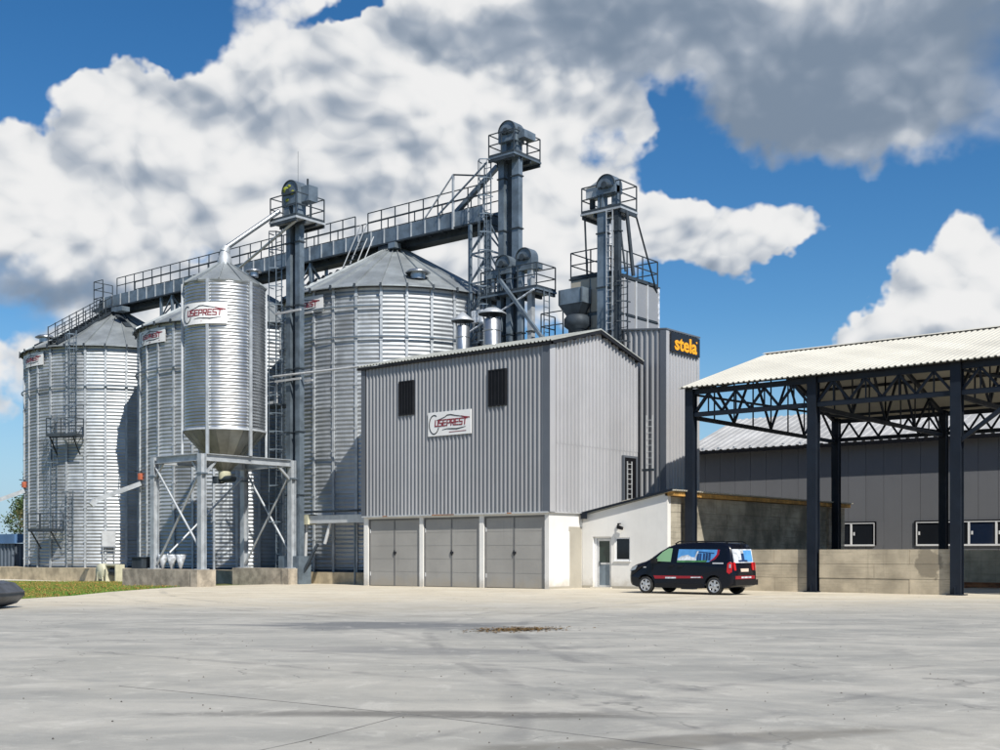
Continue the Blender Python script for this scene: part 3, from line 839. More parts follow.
def silo_meshes():
    R = 6.0; z0, z1 = .5, 14.78; pitch = .215; amp = .021; da = 2*pi/NS
    m = MB(); ncol = 5; per = 6; nr = int((z1-z0)/pitch)*per
    vs = []
    for j in range(nr+1):
        z = z0+(z1-z0)*j/nr; r = R+amp*sin(2*pi*j/per)
        for i in range(ncol+1): a = -da/2+da*i/ncol; vs.append((r*cos(a), r*sin(a), z))
    m.add(vs, [(j*(ncol+1)+i, j*(ncol+1)+i+1, (j+1)*(ncol+1)+i+1, (j+1)*(ncol+1)+i) for j in range(nr) for i in range(ncol)], True)
    panel = m.mesh('wall_panel', 'galv_wall')
    m = MB(); m.box(R+.02, R+.10, -.065, .065, z0, z1-.03)
    for k in range(13): m.box(R+.02, R+.118, -.09, .09, z0+.5+k*1.1, z0+.62+k*1.1)
    stiff = m.mesh('stiffener', 'galv_frame')
    m = MB(); re, ze, rt, zt = R+.32, 14.70, .55, 17.95; zs = lambda r: ze+(zt-ze)*(re-r)/(re-rt)
    a0, a1 = -da/2, da/2
    def ring(r, dz): return [(r*cos(a), r*sin(a), zs(r)+dz) for a in (a0, 0, a1)]
    A = ring(re, .0); B = ring(rt, .0)
    m.add(A+B, [(0, 1, 4, 3), (1, 2, 5, 4)])
    m.add([(p[0], p[1], p[2]-.03) for p in A+B], [(3, 4, 1, 0), (4, 5, 2, 1)])
    m.add([A[0], A[1], A[2]]+[(p[0], p[1], p[2]-.05) for p in A], [(0, 3, 4, 1), (1, 4, 5, 2)])
    # standing seam along one border
    c, s = cos(a1), sin(a1)
    for (r0, r1, hh, w) in ((re+.01, rt, .10, .035),):
        t = Vector((-s, c, 0))*w
        p0 = Vector((r0*c, r0*s, zs(r0))); p1 = Vector((r1*c, r1*s, zs(r1))); up = Vector((0, 0, hh))
        m.add([p0-t, p0+t, p0+up-t*.4, p0+up+t*.4, p1-t, p1+t, p1+up-t*.4, p1+up+t*.4], [(0, 1, 3, 2), (4, 6, 7, 5), (0, 2, 6, 4), (1, 5, 7, 3), (2, 3, 7, 6)])
    roof = m.mesh('roof_panel', 'galv_roof')
    m = MB(); m.tube((0, 0, -.1), (0, 0, .35), .38, 14); m.lathe([(.62, .30), (.66, .34), (.45, .52), (0.01, .60)], n=14); m.lathe([(.01, .28), (.62, .30)], n=14)
    vent = m.mesh('roof_vent', 'galv_bright')
    m = MB(); m.box(R+.24, R+.36, -.05, .05, 14.54, 14.74); clip = m.mesh('eave_clip', 'steel_dark')
    return panel, stiff, roof, vent, clip


PAN, STF, ROF, VEN, CLP = silo_meshes()


def silo(cx, cy, label, rings, vents, hatch=None):
    T = thing('grain_silo', (cx, cy, .5), label, 'silo', 'large corrugated grain silos in a row')
    da = 2*pi/NS; off = radians(2.0)
    for k in range(NS):
        a = off+k*da
        inst('wall_panel', PAN, T, (cx, cy, 0), a); inst('stiffener', STF, T, (cx, cy, 0), a+da/2); inst('roof_panel', ROF, T, (cx, cy, 0), a)
    m = MB()
    for k in range(NS):
        a = off+k*da+da/2; c, s = cos(a), sin(a); r = 6.30
        m.add([(cx+r*c-.05*s, cy+r*s+.05*c, 14.56), (cx+r*c+.05*s, cy+r*s-.05*c, 14.56), (cx+r*c+.05*s, cy+r*s-.05*c, 14.78), (cx+r*c-.05*s, cy+r*s+.05*c, 14.78),
               (cx+(r+.08)*c-.05*s, cy+(r+.08)*s+.05*c, 14.56), (cx+(r+.08)*c+.05*s, cy+(r+.08)*s-.05*c, 14.56), (cx+(r+.08)*c+.05*s, cy+(r+.08)*s-.05*c, 14.80), (cx+(r+.08)*c-.05*s, cy+(r+.08)*s+.05*c, 14.80)],
              [(4, 5, 6, 7), (0, 1, 5, 4), (3, 7, 6, 2), (0, 4, 7, 3), (1, 2, 6, 5)])
    m.build('eave_clips', 'steel_dark', T, 'stuff')
    m = MB(); m.lathe([(6.28, 14.66), (6.02, 14.76), (5.9, 14.7)], (cx, cy, 0), 60); m.build('eave_ring', 'steel_dark', T)
    m = MB(); m.lathe([(.75, 17.75), (.75, 18.05), (.3, 18.12), (.01, 18.12)], (cx, cy, 0), 24); m.build('roof_collar', 'galv_frame', T)
    m = MB(); m.lathe([(6.06, .50), (6.06, .62), (5.9, .62)], (cx, cy, 0), 60); m.build('base_angle', 'steel_dark', T)
    for (z, a0, a1) in rings:
        m = MB(); n = 60
        prof = [(6.16, z-.03), (6.22, z-.03), (6.22, z+.03), (6.16, z+.03), (6.16, z-.03)]
        m.lathe(prof, (cx, cy, 0), n, radians(a0), radians(a1), False); m.build('wind_ring', 'steel_blue', T)
    for a in vents:
        t = radians(a); r = 5.25; inst('roof_vent', VEN, T, (cx+r*cos(t), cy+r*sin(t), 14.72+3.25*(6.32-r)/5.77), scale=(1, 1, .75))
    # curved sign of two plates below the eave
    r = 6.125
    def xf(c0, zc): return lambda u, v, d: (cx+(r+.01+d)*cos(c0+u/r), cy+(r+.01+d)*sin(c0+u/r), zc+v)
    c0 = radians(-95.5)
    pl = None
    for (a, b) in ((-1.50, -.04), (.04, 1.50)):
        m = MB(); N = 6; f = xf(c0, 14.02)
        vs = [f(a+(b-a)*i/N, v, 0) for v in (-.42, .42) for i in range(N+1)]+[f(a+(b-a)*i/N, v, -.03) for v in (-.42, .42) for i in range(N+1)]
        M = N+1
        m.add(vs, [(i, i+1, M+i+1, M+i) for i in range(N)]+[(2*M+i, 3*M+i, 3*M+i+1, 2*M+i+1) for i in range(N)]+[(i, 2*M+i, 2*M+i+1, i+1) for i in range(N)]+[(M+i, M+i+1, 3*M+i+1, 3*M+i) for i in range(N)])
        pl = m.build('sign_plate', 'sign_white', T)
    logo(pl_parent(T), 2.7, .84, xf(c0, 14.02))
    return T


def pl_parent(T):
    o = bpy.data.objects.new('sign_print', None); COL.objects.link(o); o.parent = T; o.location = (0, 0, 0)
    return o


S1 = silo(-43.3, 8, 'leftmost corrugated steel silo with cream fan at its foot and stairs up its roof', [(12.1, 0, 360)], (-93, -12, 60, 150))
S2 = silo(-30.0, 8, 'middle corrugated steel silo standing behind the small hopper silo', [(12.1, 0, 360)], (-150, -48, 60, 150))
S3 = silo(-16.6, 8, 'rightmost corrugated steel silo beside the grey ribbed building', [(12.2, 0, 360), (13.72, -130, -52)], (-122, -33, 60, 150))

m = MB(); m.box(-50.2, -36.75, 1.42, 15, -.8, .5); m.box(-36.75, -23.3, 1.43, 15, -.6, .498); m.box(-23.3, -10.95, 1.42, 15, -.5, .5)
tag(m.build('silo_foundation', 'concrete_pad'), 'long low stained concrete base under the three large silos', 'foundation')


def silo1_access():
    # roof stairs with railings, ladders and platforms on silo one (and the fan)
    T = thing('roof_stairs', (-41.6, 2.0, 14.7), 'grey metal stairs with railing climbing the roof of the leftmost silo', 'stairs')
    cx, cy = -43.3, 8; a = radians(-72)
    def rp(r, dz=0, side=0.0): return Vector((cx+r*cos(a)-side*sin(a), cy+r*sin(a)+side*cos(a), 14.70+3.25*(6.32-r)/5.77+dz))
    for s in (-.35, .35):
        MB().bar(rp(6.3, .16, s), rp(.9, .16, s), .05, .16).build('stringer', 'steel_dark', T)
    n = 17; st = MB(); st.box(-.12, .12, -.34, .34, -.015, .015); sm = st.mesh('tread', 'rail_steel')
    for i in range(n): p = rp(6.2-5.2*i/(n-1), .26); inst('tread', sm, T, p, a)
    for s in (-.38, .38):
        po = MB(); po.box(-.025, .025, -.025, .025, 0, 1.15); pm = po.mesh('railing_post', 'steel_dark')
        for i in range(9): inst('railing_post', pm, T, rp(6.3-5.2*i/8, .1, s))
        for h in (1.2, .7): MB().bar(rp(6.3, h, s), rp(1.1, h, s), .045).build('handrail', 'rail_steel', T)
    m = MB(); m.box(-1, 1, -.1, .1, 0, .1)
    # ladders
    L = thing('caged_ladder', (-41.0, 1.8, .5), 'three staggered caged ladders with platforms up the wall of the leftmost silo', 'ladder')
    def wall(az, r=6.3): t = radians(az); return cx+r*cos(t), cy+r*sin(t), (-sin(t), cos(t)), (cos(t), sin(t))
    for (az, z0, z1, cg) in ((-58.5, 8.9, 15.6, 9.0), (-71, 2.9, 10.3, 3.6), (-60.5, .6, 5.4, 2.6)):
        x, y, dx, out = wall(az, 6.32)
        ladder(L, x, y, z0, z1, dx, .46, out, cg, 'steel_blue')
    for (az, zp) in ((-61, 8.85), (-73, 2.85)):
        x, y, dx, out = wall(az, 6.75); t = radians(az)
        p = MB(); w = 1.0; v = [(x+dx[0]*a_+out[0]*b_, y+dx[1]*a_+out[1]*b_) for a_, b_ in ((-w, -.45), (w, -.45), (w, .5), (-w, .5))]
        p.prism(v, 'z', zp-.06, zp); p.build('platform', 'steel_dark', L)
        for a_ in (-.8, .8):
            b = MB(); q = (x+dx[0]*a_, y+dx[1]*a_)
            b.bar((q[0]+out[0]*.45, q[1]+out[1]*.45, zp-.05), (q[0]-out[0]*.4, q[1]-out[1]*.4, zp-1.15), .07); b.build('bracket', 'steel_dark', L)
        railing(L, [(v[0][0], v[0][1], zp), (v[3][0], v[3][1], zp), (v[2][0], v[2][1], zp), (v[1][0], v[1][1], zp)], 1.1, .9, m='rail_steel')
    # bracket lamp-like hatch door near the base with small ladder
    H = thing('inspection_hatch', (-40.6, 2.6, 1.5), 'pale square inspection hatch with short ladder low on the leftmost silo', 'hatch')
    x, y, dx, out = wall(-38, 6.14)
    def q(a_, b_, z): return (x+dx[0]*a_+out[0]*b_, y+dx[1]*a_+out[1]*b_, z)
    m = MB()
    vs = [q(s*.42, b, z) for z in (1.85, 2.85) for (s, b) in ((-1, -.05), (1, -.05), (1, .12), (-1, .12))]
    m.add(vs, [(3, 2, 1, 0), (4, 5, 6, 7), (0, 1, 5, 4), (1, 2, 6, 5), (2, 3, 7, 6), (3, 0, 4, 7)]); m.build('hatch_door', 'zinc_white', H)
    m = MB(); m.bar(q(-.45, .16, 1.80), q(.45, .16, 1.80), .08); m.build('hatch_sill', 'flash_grey', H)
    ladder(H, x+out[0]*.2, y+out[1]*.2, .5, 1.8, dx, .7)
    # blower
    F = thing('aeration_fan', (-33.5, 1.0, gz(-33)), 'cream blower fan with motor on the path at the foot of the leftmost silo', 'fan')
    bx, by, bz = -33.9, .95, .35
    m = MB(); m.lathe([(.01, -.22), (.44, -.22), (.46, -.17), (.46, .17), (.44, .22), (.01, .22)], n=20)
    m.v = [(bx+p[0], by+p[2], bz+p[1]) for p in m.v]; m.build('fan_housing', 'cream_paint', F)
    MB().tube((bx-.2, by, bz+.25), (bx-1.3, by+.55, bz+.25), .22, 12, .16).build('air_duct', 'cream_paint', F)
    m = MB()
    for (ax, ay) in ((-.3, -.2), (-.3, .2), (.3, -.2), (.3, .2)): m.bar((bx+ax, by+ay, gz(-33)), (bx+ax*.7, by+ay, bz), .07)
    m.build('stand', 'cream_paint', F)
    MB().tube((bx+.2, by, bz), (bx+.95, by, bz), .05, 8).build('shaft', 'steel_dark', F)
    MB().tube((bx+.95, by, bz), (bx+1.65, by, bz), .24, 14).build('motor', 'steel_dark', F)
    m = MB(); m.box(bx+.7, bx+.78, by-.3, by+.3, gz(-33), bz+.42); m.box(bx+1.7, bx+1.78, by-.3, by+.3, gz(-33), bz+.42); m.box(bx+.78, bx+1.7, by-.3, by+.3, bz+.34, bz+.42); m.build('motor_guard', 'cream_paint', F)


silo1_access()


def spout(cx, cy, label):
    T = thing('discharge_spout', (cx, cy, 5), label, 'chute', 'sloping discharge spouts on the silo fronts')
    a = radians(-109); o = Vector((cos(a), sin(a), 0)); s = Vector((cx, cy, 5.55))+o*6.1; e = Vector((cx, cy, 4.5))+o*8.7
    MB().bar(s, e, .24, .26).build('chute', 'galv_frame', T)
    MB().bar(e-Vector((0, 0, .0)), e+Vector((o.x*.25, o.y*.25, -.28)), .34, .34).build('chute_mouth', 'galv_frame', T)
    MB().tube(s+Vector((0, 0, .22)), s+Vector((0, 0, .6)), .17, 10).build('valve', 'valve_red', T)
    m = MB(); m.bar(s+Vector((-.3, -.2, .75)), s+Vector((.28, .18, .62)), .05); m.bar(s+Vector((0, 0, .55)), s+Vector((0, 0, .75)), .05); m.build('valve_lever', 'sign_black', T)
    MB().tube(s-o*.15, s-o*.15+Vector((0, 0, -1.6)), .03, 6).build('pull_chain', 'steel_dark', T)


spout(-43.3, 8, 'grey sloping discharge spout with red valve at the left picture edge')
spout(-30.0, 8, 'grey sloping discharge spout with red valve beside the hopper frame')


def hopper():
    cx, cy = -17.5, -2.75; R = 1.92
    T = thing('hopper_silo', (cx, cy, 6.0), 'small shiny corrugated hopper silo with cone bottom raised on a steel frame', 'silo')
    n = 6; off = radians(-31.5+1.0); da = 2*pi/n; z0, z1 = 7.28, 14.25; pitch = .152; amp = .015
    m = MB(); nc = 12; per = 6; nr = int((z1-z0)/pitch)*per; vs = []
    for j in range(nr+1):
        z = z0+(z1-z0)*j/nr; r = R+amp*sin(2*pi*j/per)
        for i in range(nc+1): a = -da/2+da*i/nc; vs.append((r*cos(a), r*sin(a), z))
    m.add(vs, [(j*(nc+1)+i, j*(nc+1)+i+1, (j+1)*(nc+1)+i+1, (j+1)*(nc+1)+i) for j in range(nr) for i in range(nc)], True)
    pm = m.mesh('wall_panel', 'galv_bright')
    m = MB(); m.box(R+.01, R+.11, -.07, .07, 6.02, z1-.02); sm = m.mesh('stiffener', 'galv_frame')
    for k in range(n):
        inst('wall_panel', pm, T, (cx, cy, 0), off+k*da); inst('stiffener', sm, T, (cx, cy, 0), off+(k+.5)*da)
    # cone of folded plates
    m = MB(); N = 4; dc = 2*pi/18
    for j in range(1):
        r0, za, r1, zb = R+.03, z0-.02, .24, 5.35
        a0, a1 = -dc/2, dc/2
        m.add([(r0*cos(a0), r0*sin(a0), za), (r0*cos(a1), r0*sin(a1), za), (r1*cos(a1), r1*sin(a1), zb), (r1*cos(a0), r1*sin(a0), zb)], [(0, 1, 2, 3)])
    m.add([(r0*cos(a1)*1.0, r0*sin(a1), za), (r0*cos(a1)+.02, r0*sin(a1)+.0, za-.03), (r1*cos(a1)+.02, r1*sin(a1), zb-.02), (r1*cos(a1), r1*sin(a1), zb)], [(0, 1, 2, 3)])
    cm = m.mesh('cone_plate', 'cone_zinc')
    for k in range(18): inst('cone_plate', cm, T, (cx, cy, 0), k*dc)
    MB().lathe([(R+.05, z0-.06), (R+.06, z0+.03), (R, z0+.03)], (cx, cy, 0), 36).build('cone_ring', 'galv_frame', T)
    m = MB(); dr = 2*pi/12
    a0, a1 = -dr/2, dr/2; r0, za, r1, zb = R+.10, 14.20, .30, 15.35
    m.add([(r0*cos(a0), r0*sin(a0), za), (r0*cos(a1), r0*sin(a1), za), (r1*cos(a1), r1*sin(a1), zb), (r1*cos(a0), r1*sin(a0), zb)], [(0, 1, 2, 3)])
    m.add([(r0*cos(a0), r0*sin(a0), za), (r0*cos(a1), r0*sin(a1), za), (r0*cos(a1)*.98, r0*sin(a1)*.98, za-.08), (r0*cos(a0)*.98, r0*sin(a0)*.98, za-.08)], [(0, 1, 2, 3)])
    m.bar((r0*cos(a1), r0*sin(a1), za+.03), (r1*cos(a1), r1*sin(a1), zb+.03), .05, .07)
    rm = m.mesh('roof_panel', 'galv_roof')
    for k in range(12): inst('roof_panel', rm, T, (cx, cy, 0), k*dr)
    m = MB(); m.lathe([(.34, 15.3), (.34, 15.62), (.2, 15.95), (.2, 16.05)], (cx, cy, 0), 16); m.build('inlet_neck', 'galv_frame', T)
    inst('roof_vent', VEN, T, (cx+1.25, cy+.75, 14.75), scale=(.6, .6, .6))
    # discharge gear below the cone
    m = MB(); m.lathe([(.30, 5.38), (.30, 5.05), (.18, 4.85)], (cx, cy, 0), 14); m.build('outlet', 'cream_paint', T)
    m = MB(); m.tube((cx-.1, cy-.1, 5.0), (cx+.85, cy-.1, 5.0), .16, 10); m.box(cx-.5, cx-.15, cy-.35, cy+.1, 4.8, 5.15); m.build('gate_motor', 'steel_dark', T)
    # curved sign on the cylinder
    r = R+.135; c0 = radians(-69)
    xf = lambda u, v, d: (cx+(r+d)*cos(c0+u/r), cy+(r+d)*sin(c0+u/r), 12.62+v)
    m = MB(); N = 16; M = N+1
    vs = [xf(-1.25+2.5*i/N, v, 0) for v in (-.50, .50) for i in range(M)]+[xf(-1.25+2.5*i/N, v, -.03) for v in (-.50, .50) for i in range(M)]
    m.add(vs, [(i, i+1, M+i+1, M+i) for i in range(N)]+[(2*M+i, 3*M+i, 3*M+i+1, 2*M+i+1) for i in range(N)]+[(i, 2*M+i, 2*M+i+1, i+1) for i in range(N)]+[(M+i, M+i+1, 3*M+i+1, 3*M+i) for i in range(N)])
    m.build('sign_plate', 'sign_white', T)
    logo(pl_parent(T), 2.5, 1.0, xf)
    # frame
    F = T
    xa, xb, ya, yb = -19.35, -15.7, -5.4, -.1; zt = 6.0
    for (x, y) in ((xa, ya), (xb, ya), (xa, yb), (xb, yb)):
        m = MB(); m.hbeam((x, y, .7), (x, y, zt-.02), .30, .30, (0, 1, 0), .03); L = m.build('leg', 'galv_frame', F)
        MB().box(x-.24, x+.24, y-.24, y+.24, .70, .735).build('base_plate', 'galv_frame', L)
        MB().box(x-.19, x+.19, y-.19, y+.19, 5.05, 5.12).build('collar', 'steel_blue', L)
    for (a, b) in (((xa+.16, ya, 5.83), (xb-.16, ya, 5.83)), ((xa+.16, yb, 5.83), (xb-.16, yb, 5.83)), ((xa, ya+.16, 5.83), (xa, yb-.16, 5.83)), ((xb, ya+.16, 5.83), (xb, yb-.16, 5.83))):
        m = MB(); m.hbeam(a, b, .26, .34, (0, 0, 1), .03); m.build('beam', 'galv_frame', F)
    for (a, b) in (((xa+.1, ya-.02, 5.5), (xb-.15, ya-.02, 1.7)), ((xa+.1, ya+.06, .9), (xb-.1, ya+.06, 5.3)), ((xa, yb-.1, 5.3), (xa, ya+.3, 1.0)),
                   ((xa+.1, yb-.02, .9), (xb-.12, yb-.02, 5.3)), ((xa+.1, yb+.06, 5.5), (xb-.15, yb+.06, 1.4))):
        MB().tube(a, b, .055, 8).build('brace', 'galv_frame', F)
    for (a, b) in (((xa+.15, ya, 5.1), (xa+.65, ya, 5.65)), ((xb, ya+.15, 5.05), (xb, ya+.75, 5.65)), ((xb, yb-.15, 5.05), (xb, yb-.85, 5.65)), ((xb-.15, ya, 5.1), (xb-.7, ya, 5.65))):
        MB().bar(a, b, .10).build('knee_brace', 'galv_frame', F)
    for (x0, x1, y0, y1, lab) in ((-21.35, -15.35, -5.85, -4.95, 'nearer long concrete plinth carrying the front legs of the hopper frame'), (-19.75, -15.35, -.55, .35, 'farther concrete plinth carrying the rear legs of the hopper frame')):
        m = MB(); m.box(x0, x1-.5, y0, y1, -.6, .70); m.box(x1-.49, x1, y0-.06, y1+.06, -.6, .70); tag(m.build('concrete_plinth', 'concrete_plinth'), lab, 'plinth', 'concrete plinths of the hopper frame')
    # small funnels and a box on the near plinth
    for k, x in enumerate((-19.05, -18.35, -17.65)):
        m = MB(); m.lathe([(.26, 1.38), (.27, 1.36), (.05, .72), (.01, .70)], (x, -5.15, 0), 12); m.lathe([(.01, 1.33), (.26, 1.38)], (x, -5.15, 0), 12)
        tag(m.build('funnel', 'decal_white'), ('leftmost', 'middle', 'rightmost')[k]+' of three small white funnels on the near concrete plinth', 'funnel', 'white funnels on the plinth')
    m = MB(); m.box(-21.1, -20.3, -5.5, -5.0, .70, 1.22); m.box(-21.15, -20.25, -5.55, -4.95, 1.221, 1.27); tag(m.build('control_box', 'steel_dark'), 'dark metal box standing on the near concrete plinth beside a frame leg', 'box')


hopper()

# ------------------------------------------------------------------ bucket elevators


def head(parent, x0, x1, y0, y1, z0, zr, m='steel_blue', axis='y', hood=True):
    """rounded elevator head: half drum whose axis runs along `axis`"""
    r = (x1-x0)/2 if axis == 'y' else (y1-y0)/2; c = (x0+x1)/2 if axis == 'y' else (y0+y1)/2
    zc = zr-r; pts = [(c-r, z0), (c+r, z0)]+[(c+r*cos(radians(a)), zc+r*sin(radians(a))) for a in range(0, 181, 15)]
    mb = MB()
    if axis == 'y': mb.prism(pts, 'y', y0, y1)
    else: mb.prism(pts, 'x', x0, x1)
    o = mb.build('elevator_head', m, parent)
    # rim band and hub
    b = MB()
    if axis == 'y':
        for (p, q) in ((y0-.03, y0), ):
            for i in range(12):
                a0, a1 = radians(i*15), radians(i*15+15)
                b.bar((c+(r-.03)*cos(a0), (p+q)/2, zc+(r-.03)*sin(a0)), (c+(r-.03)*cos(a1), (p+q)/2, zc+(r-.03)*sin(a1)), .04, .07, (0, 1, 0))
        b.tube((c, y0-.16, zc), (c, y0, zc), .16, 12); b.box(c-r*.75, c+r*.75, y0-.07, y0-.02, zc-.12, zc-.03)
    else:
        for i in range(12):
            a0, a1 = radians(i*15), radians(i*15+15)
            b.bar((x1+.02, c+(r-.03)*cos(a0), zc+(r-.03)*sin(a0)), (x1+.02, c+(r-.03)*cos(a1), zc+(r-.03)*sin(a1)), .04, .07, (1, 0, 0))
        b.tube((x1, c, zc), (x1+.16, c, zc), .16, 12); b.box(x1+.02, x1+.07, c-r*.75, c+r*.75, zc-.12, zc-.03)
    b.build('head_rim', 'rail_steel', o)
    return o


def trunk(parent, x0, x1, y0, y1, z0, z1, m='steel_blue', fl=2.4):
    o = MB().box(x0, x1, y0, y1, z0, z1).build('trunk', m, parent)
    f = MB(); f.box(x0-.05, x1+.05, y0-.05, y1+.05, -.03, .03); fm = f.mesh('flange', 'rail_steel')
    z = z1-1.0
    while z > z0+.4:
        inst('flange', fm, o, (0, 0, z)); z -= fl
    return o


def elev1():
    T = thing('bucket_elevator', (-15.95, .35, .0), 'tall bucket elevator with yellow-topped head standing in front of the right silo', 'elevator')
    trunk(T, -16.36, -16.04, .10, .40, .3, 17.7, fl=3.1); trunk(T, -15.68, -15.36, .10, .40, .3, 17.7, fl=3.1); MB().box(-16.04, -15.68, .3, .36, 1, 17.6).build('inner_plate', 'steel_dark', T)
    MB().box(-16.75, -15.25, -.05, .75, gz(-16), 1.3).build('elevator_boot', 'steel_blue', T)
    for z in (9.95, 13.3):
        m = MB(); m.bar((-17.0, -.05, z), (-15.1, -.05, z), .08, .10); m.bar((-17.0, .72, z), (-15.1, .72, z), .08, .10); m.build('tie_frame', 'zinc_white', T)
    MB().tube((-17.1, -.12, 10.2), (-10.9, .6, 10.25), .055, 8).build('stay_pipe', 'zinc_white', T)
    zp = 17.7
    MB().box(-16.75, -14.75, -.65, 1.25, zp-.10, zp).build('platform', 'galv_frame', T)
    u = MB()
    for y in (-.6, .0, .7, 1.2): u.box(-16.7, -14.8, y-.04, y+.04, zp-.24, zp-.10)
    u.build('platform_joists', 'steel_dark', T)
    railing(T, [(-16.7, -.6, zp), (-14.8, -.6, zp), (-14.8, 1.2, zp), (-16.7, 1.2, zp)], 1.15, .95, True)
    m = MB(); m.box(-16.4, -16.02, .0, .5, zp, 18.75); m.box(-15.72, -15.35, .0, .5, zp, 18.75); m.build('head_legs', 'steel_blue', T)
    h = head(T, -16.5, -15.3, -.05, .60, 18.5, 19.75, 'steel_blue')
    for (px, pz, q) in ((-16.2, 19.32, .22), (-15.7, 19.1, .16), (-16.1, 18.8, .13), (-15.95, 19.45, .12)):
        m = MB(); m.lathe([(.01, 0), (q, 0), (q, .015), (.01, .015)], n=9); m.v = [(px+v[0], -.06-v[2], pz+v[1]*.7) for v in m.v]
        m.build('moss_patch', 'head_yellow', h)
    MB().box(-15.35, -14.75, .15, .75, 18.6, 19.35).build('drive_motor', 'steel_blue', T); MB().tube((-15.1, .4, 19.35), (-15.1, .4, 19.75), .05, 8).build('motor_knob', 'steel_dark', T)
    MB().tube((-15.7, .3, 19.7), (-15.7, .3, 21.2), .009, 6).build('antenna', 'rail_steel', T)
    # ladder with cage at the left of the trunks
    ladder(T, -17.2, .35, .6, 17.6, (1, 0), .42, (0, -1), 3.0, 'steel_blue')
    for z in (8.9,):
        MB().box(-18.7, -17.0, .1, 1.3, z-.08, z).build('rest_platform', 'steel_dark', T)
        railing(T, [(-17.05, .1, z), (-18.65, .1, z), (-18.65, 1.3, z)], 1.1, .8, m='zinc_white')
    # spout pipe to hopper silo
    P = thing('grain_pipe', (-17.0, -1.2, 16.4), 'shiny round pipe sloping from the elevator platform to the hopper silo top', 'pipe')
    MB().tube((-16.4, -.3, 18.25), (-17.48, -2.72, 16.12), .12, 12).build('pipe', 'galv_bright', P)
    MB().tube((-17.46, -2.67, 16.2), (-17.5, -2.75, 15.95), .2, 12, .24).build('pipe_end', 'galv_frame', P)
    P2 = thing('grain_pipe', (-17.8, 0, 16.4), 'thin pale pipe running below the thick pipe from the elevator platform', 'pipe')
    MB().tube((-15.0, -.4, 17.55), (-20.6, .6, 16.3), .07, 10).build('pipe', 'zinc_white', P2)
    # screw conveyor from the elevator to the building
    V = thing('screw_conveyor', (-13.6, .8, 3.1), 'pale box conveyor running from the elevator into the grey building at door height', 'conveyor')
    MB().box(-15.2, -10.8, .6, 1.0, 2.90, 3.28).build('trough', 'zinc_white', V)
    MB().box(-16.0, -10.85, .45, 1.2, 3.45, 3.52).build('cover_plate', 'steel_dark', V)
    MB().box(-15.9, -15.2, .5, 1.1, 2.85, 3.35).build('gear_box', 'cream_paint', V)
    m = MB(); m.tube((-15.6, .75, 2.85), (-15.7, .75, .7), .09, 8); m.build('drop_pipe', 'zinc_white', V)
    MB().tube((-13.9, .8, 2.9), (-14.2, .7, 1.9), .09, 8).build('drop_pipe', 'zinc_white', V)
    MB().bar((-14.6, .6, 1.9), (-15.3, .3, .5), .12).build('support', 'steel_dark', V); MB().bar((-12.4, 1.0, 2.9), (-12.4, 1.0, gz(-12)), .07).build('support', 'steel_blue', V)


elev1()


def elev3():
    T = thing('bucket_elevator', (-8.3, 7.6, 0), 'tallest bucket elevator rising behind the grey building beside the conveyor bridge', 'elevator')
    trunk(T, -8.72, -8.36, 7.3, 7.62, 0, 21.1, fl=2.6); trunk(T, -7.85, -7.42, 7.3, 7.62, 0, 21.1, 'steel_blue', 2.6)
    MB().box(-8.30, -7.95, 7.5, 7.6, 4, 21).build('inner_trunk', 'steel_dark', T)
    zp = 21.1
    MB().box(-9.0, -7.3, 6.8, 9.0, zp-.09, zp).build('platform', 'steel_blue', T)
    u = MB()
    for y in (6.85, 7.5, 8.2, 8.95): u.box(-8.95, -7.35, y-.04, y+.04, zp-.24, zp-.09)
    u.build('platform_joists', 'steel_dark', T)
    railing(T, [(-8.95, 6.85, zp), (-7.35, 6.85, zp), (-7.35, 8.95, zp), (-8.95, 8.95, zp)], 1.15, 1.0, True)
    m = MB(); m.box(-8.5, -8.15, 7.25, 7.7, zp, 22.1); m.box(-7.85, -7.5, 7.25, 7.7, zp, 22.1); m.build('head_legs', 'steel_blue', T)
    head(T, -8.55, -7.45, 7.1, 7.8, 21.8, 22.85)
    MB().prism([(-7.44, 21.9), (-7.05, 21.9), (-7.05, 22.25), (-7.44, 22.5)], 'y', 7.3, 8.2).build('drive_motor', 'steel_blue', T)
    ladder(T, -9.15, 7.0, 11.2, 21.0, (1, 0), .42, (0, -1), 12.0, 'steel_blue')
    # sloping spout into the bridge
    P = thing('grain_pipe', (-10.5, 7.6, 19.8), 'dark square chute sloping from the tallest elevator down to the conveyor bridge', 'pipe')
    MB().bar((-9.0, 7.6, 20.9), (-12.3, 7.8, 18.95), .22).build('chute', 'steel_blue', P)
    MB().bar((-9.2, 7.0, 21.0), (-12.6, 7.1, 19.0), .07).build('stay', 'steel_blue', P)


elev3()


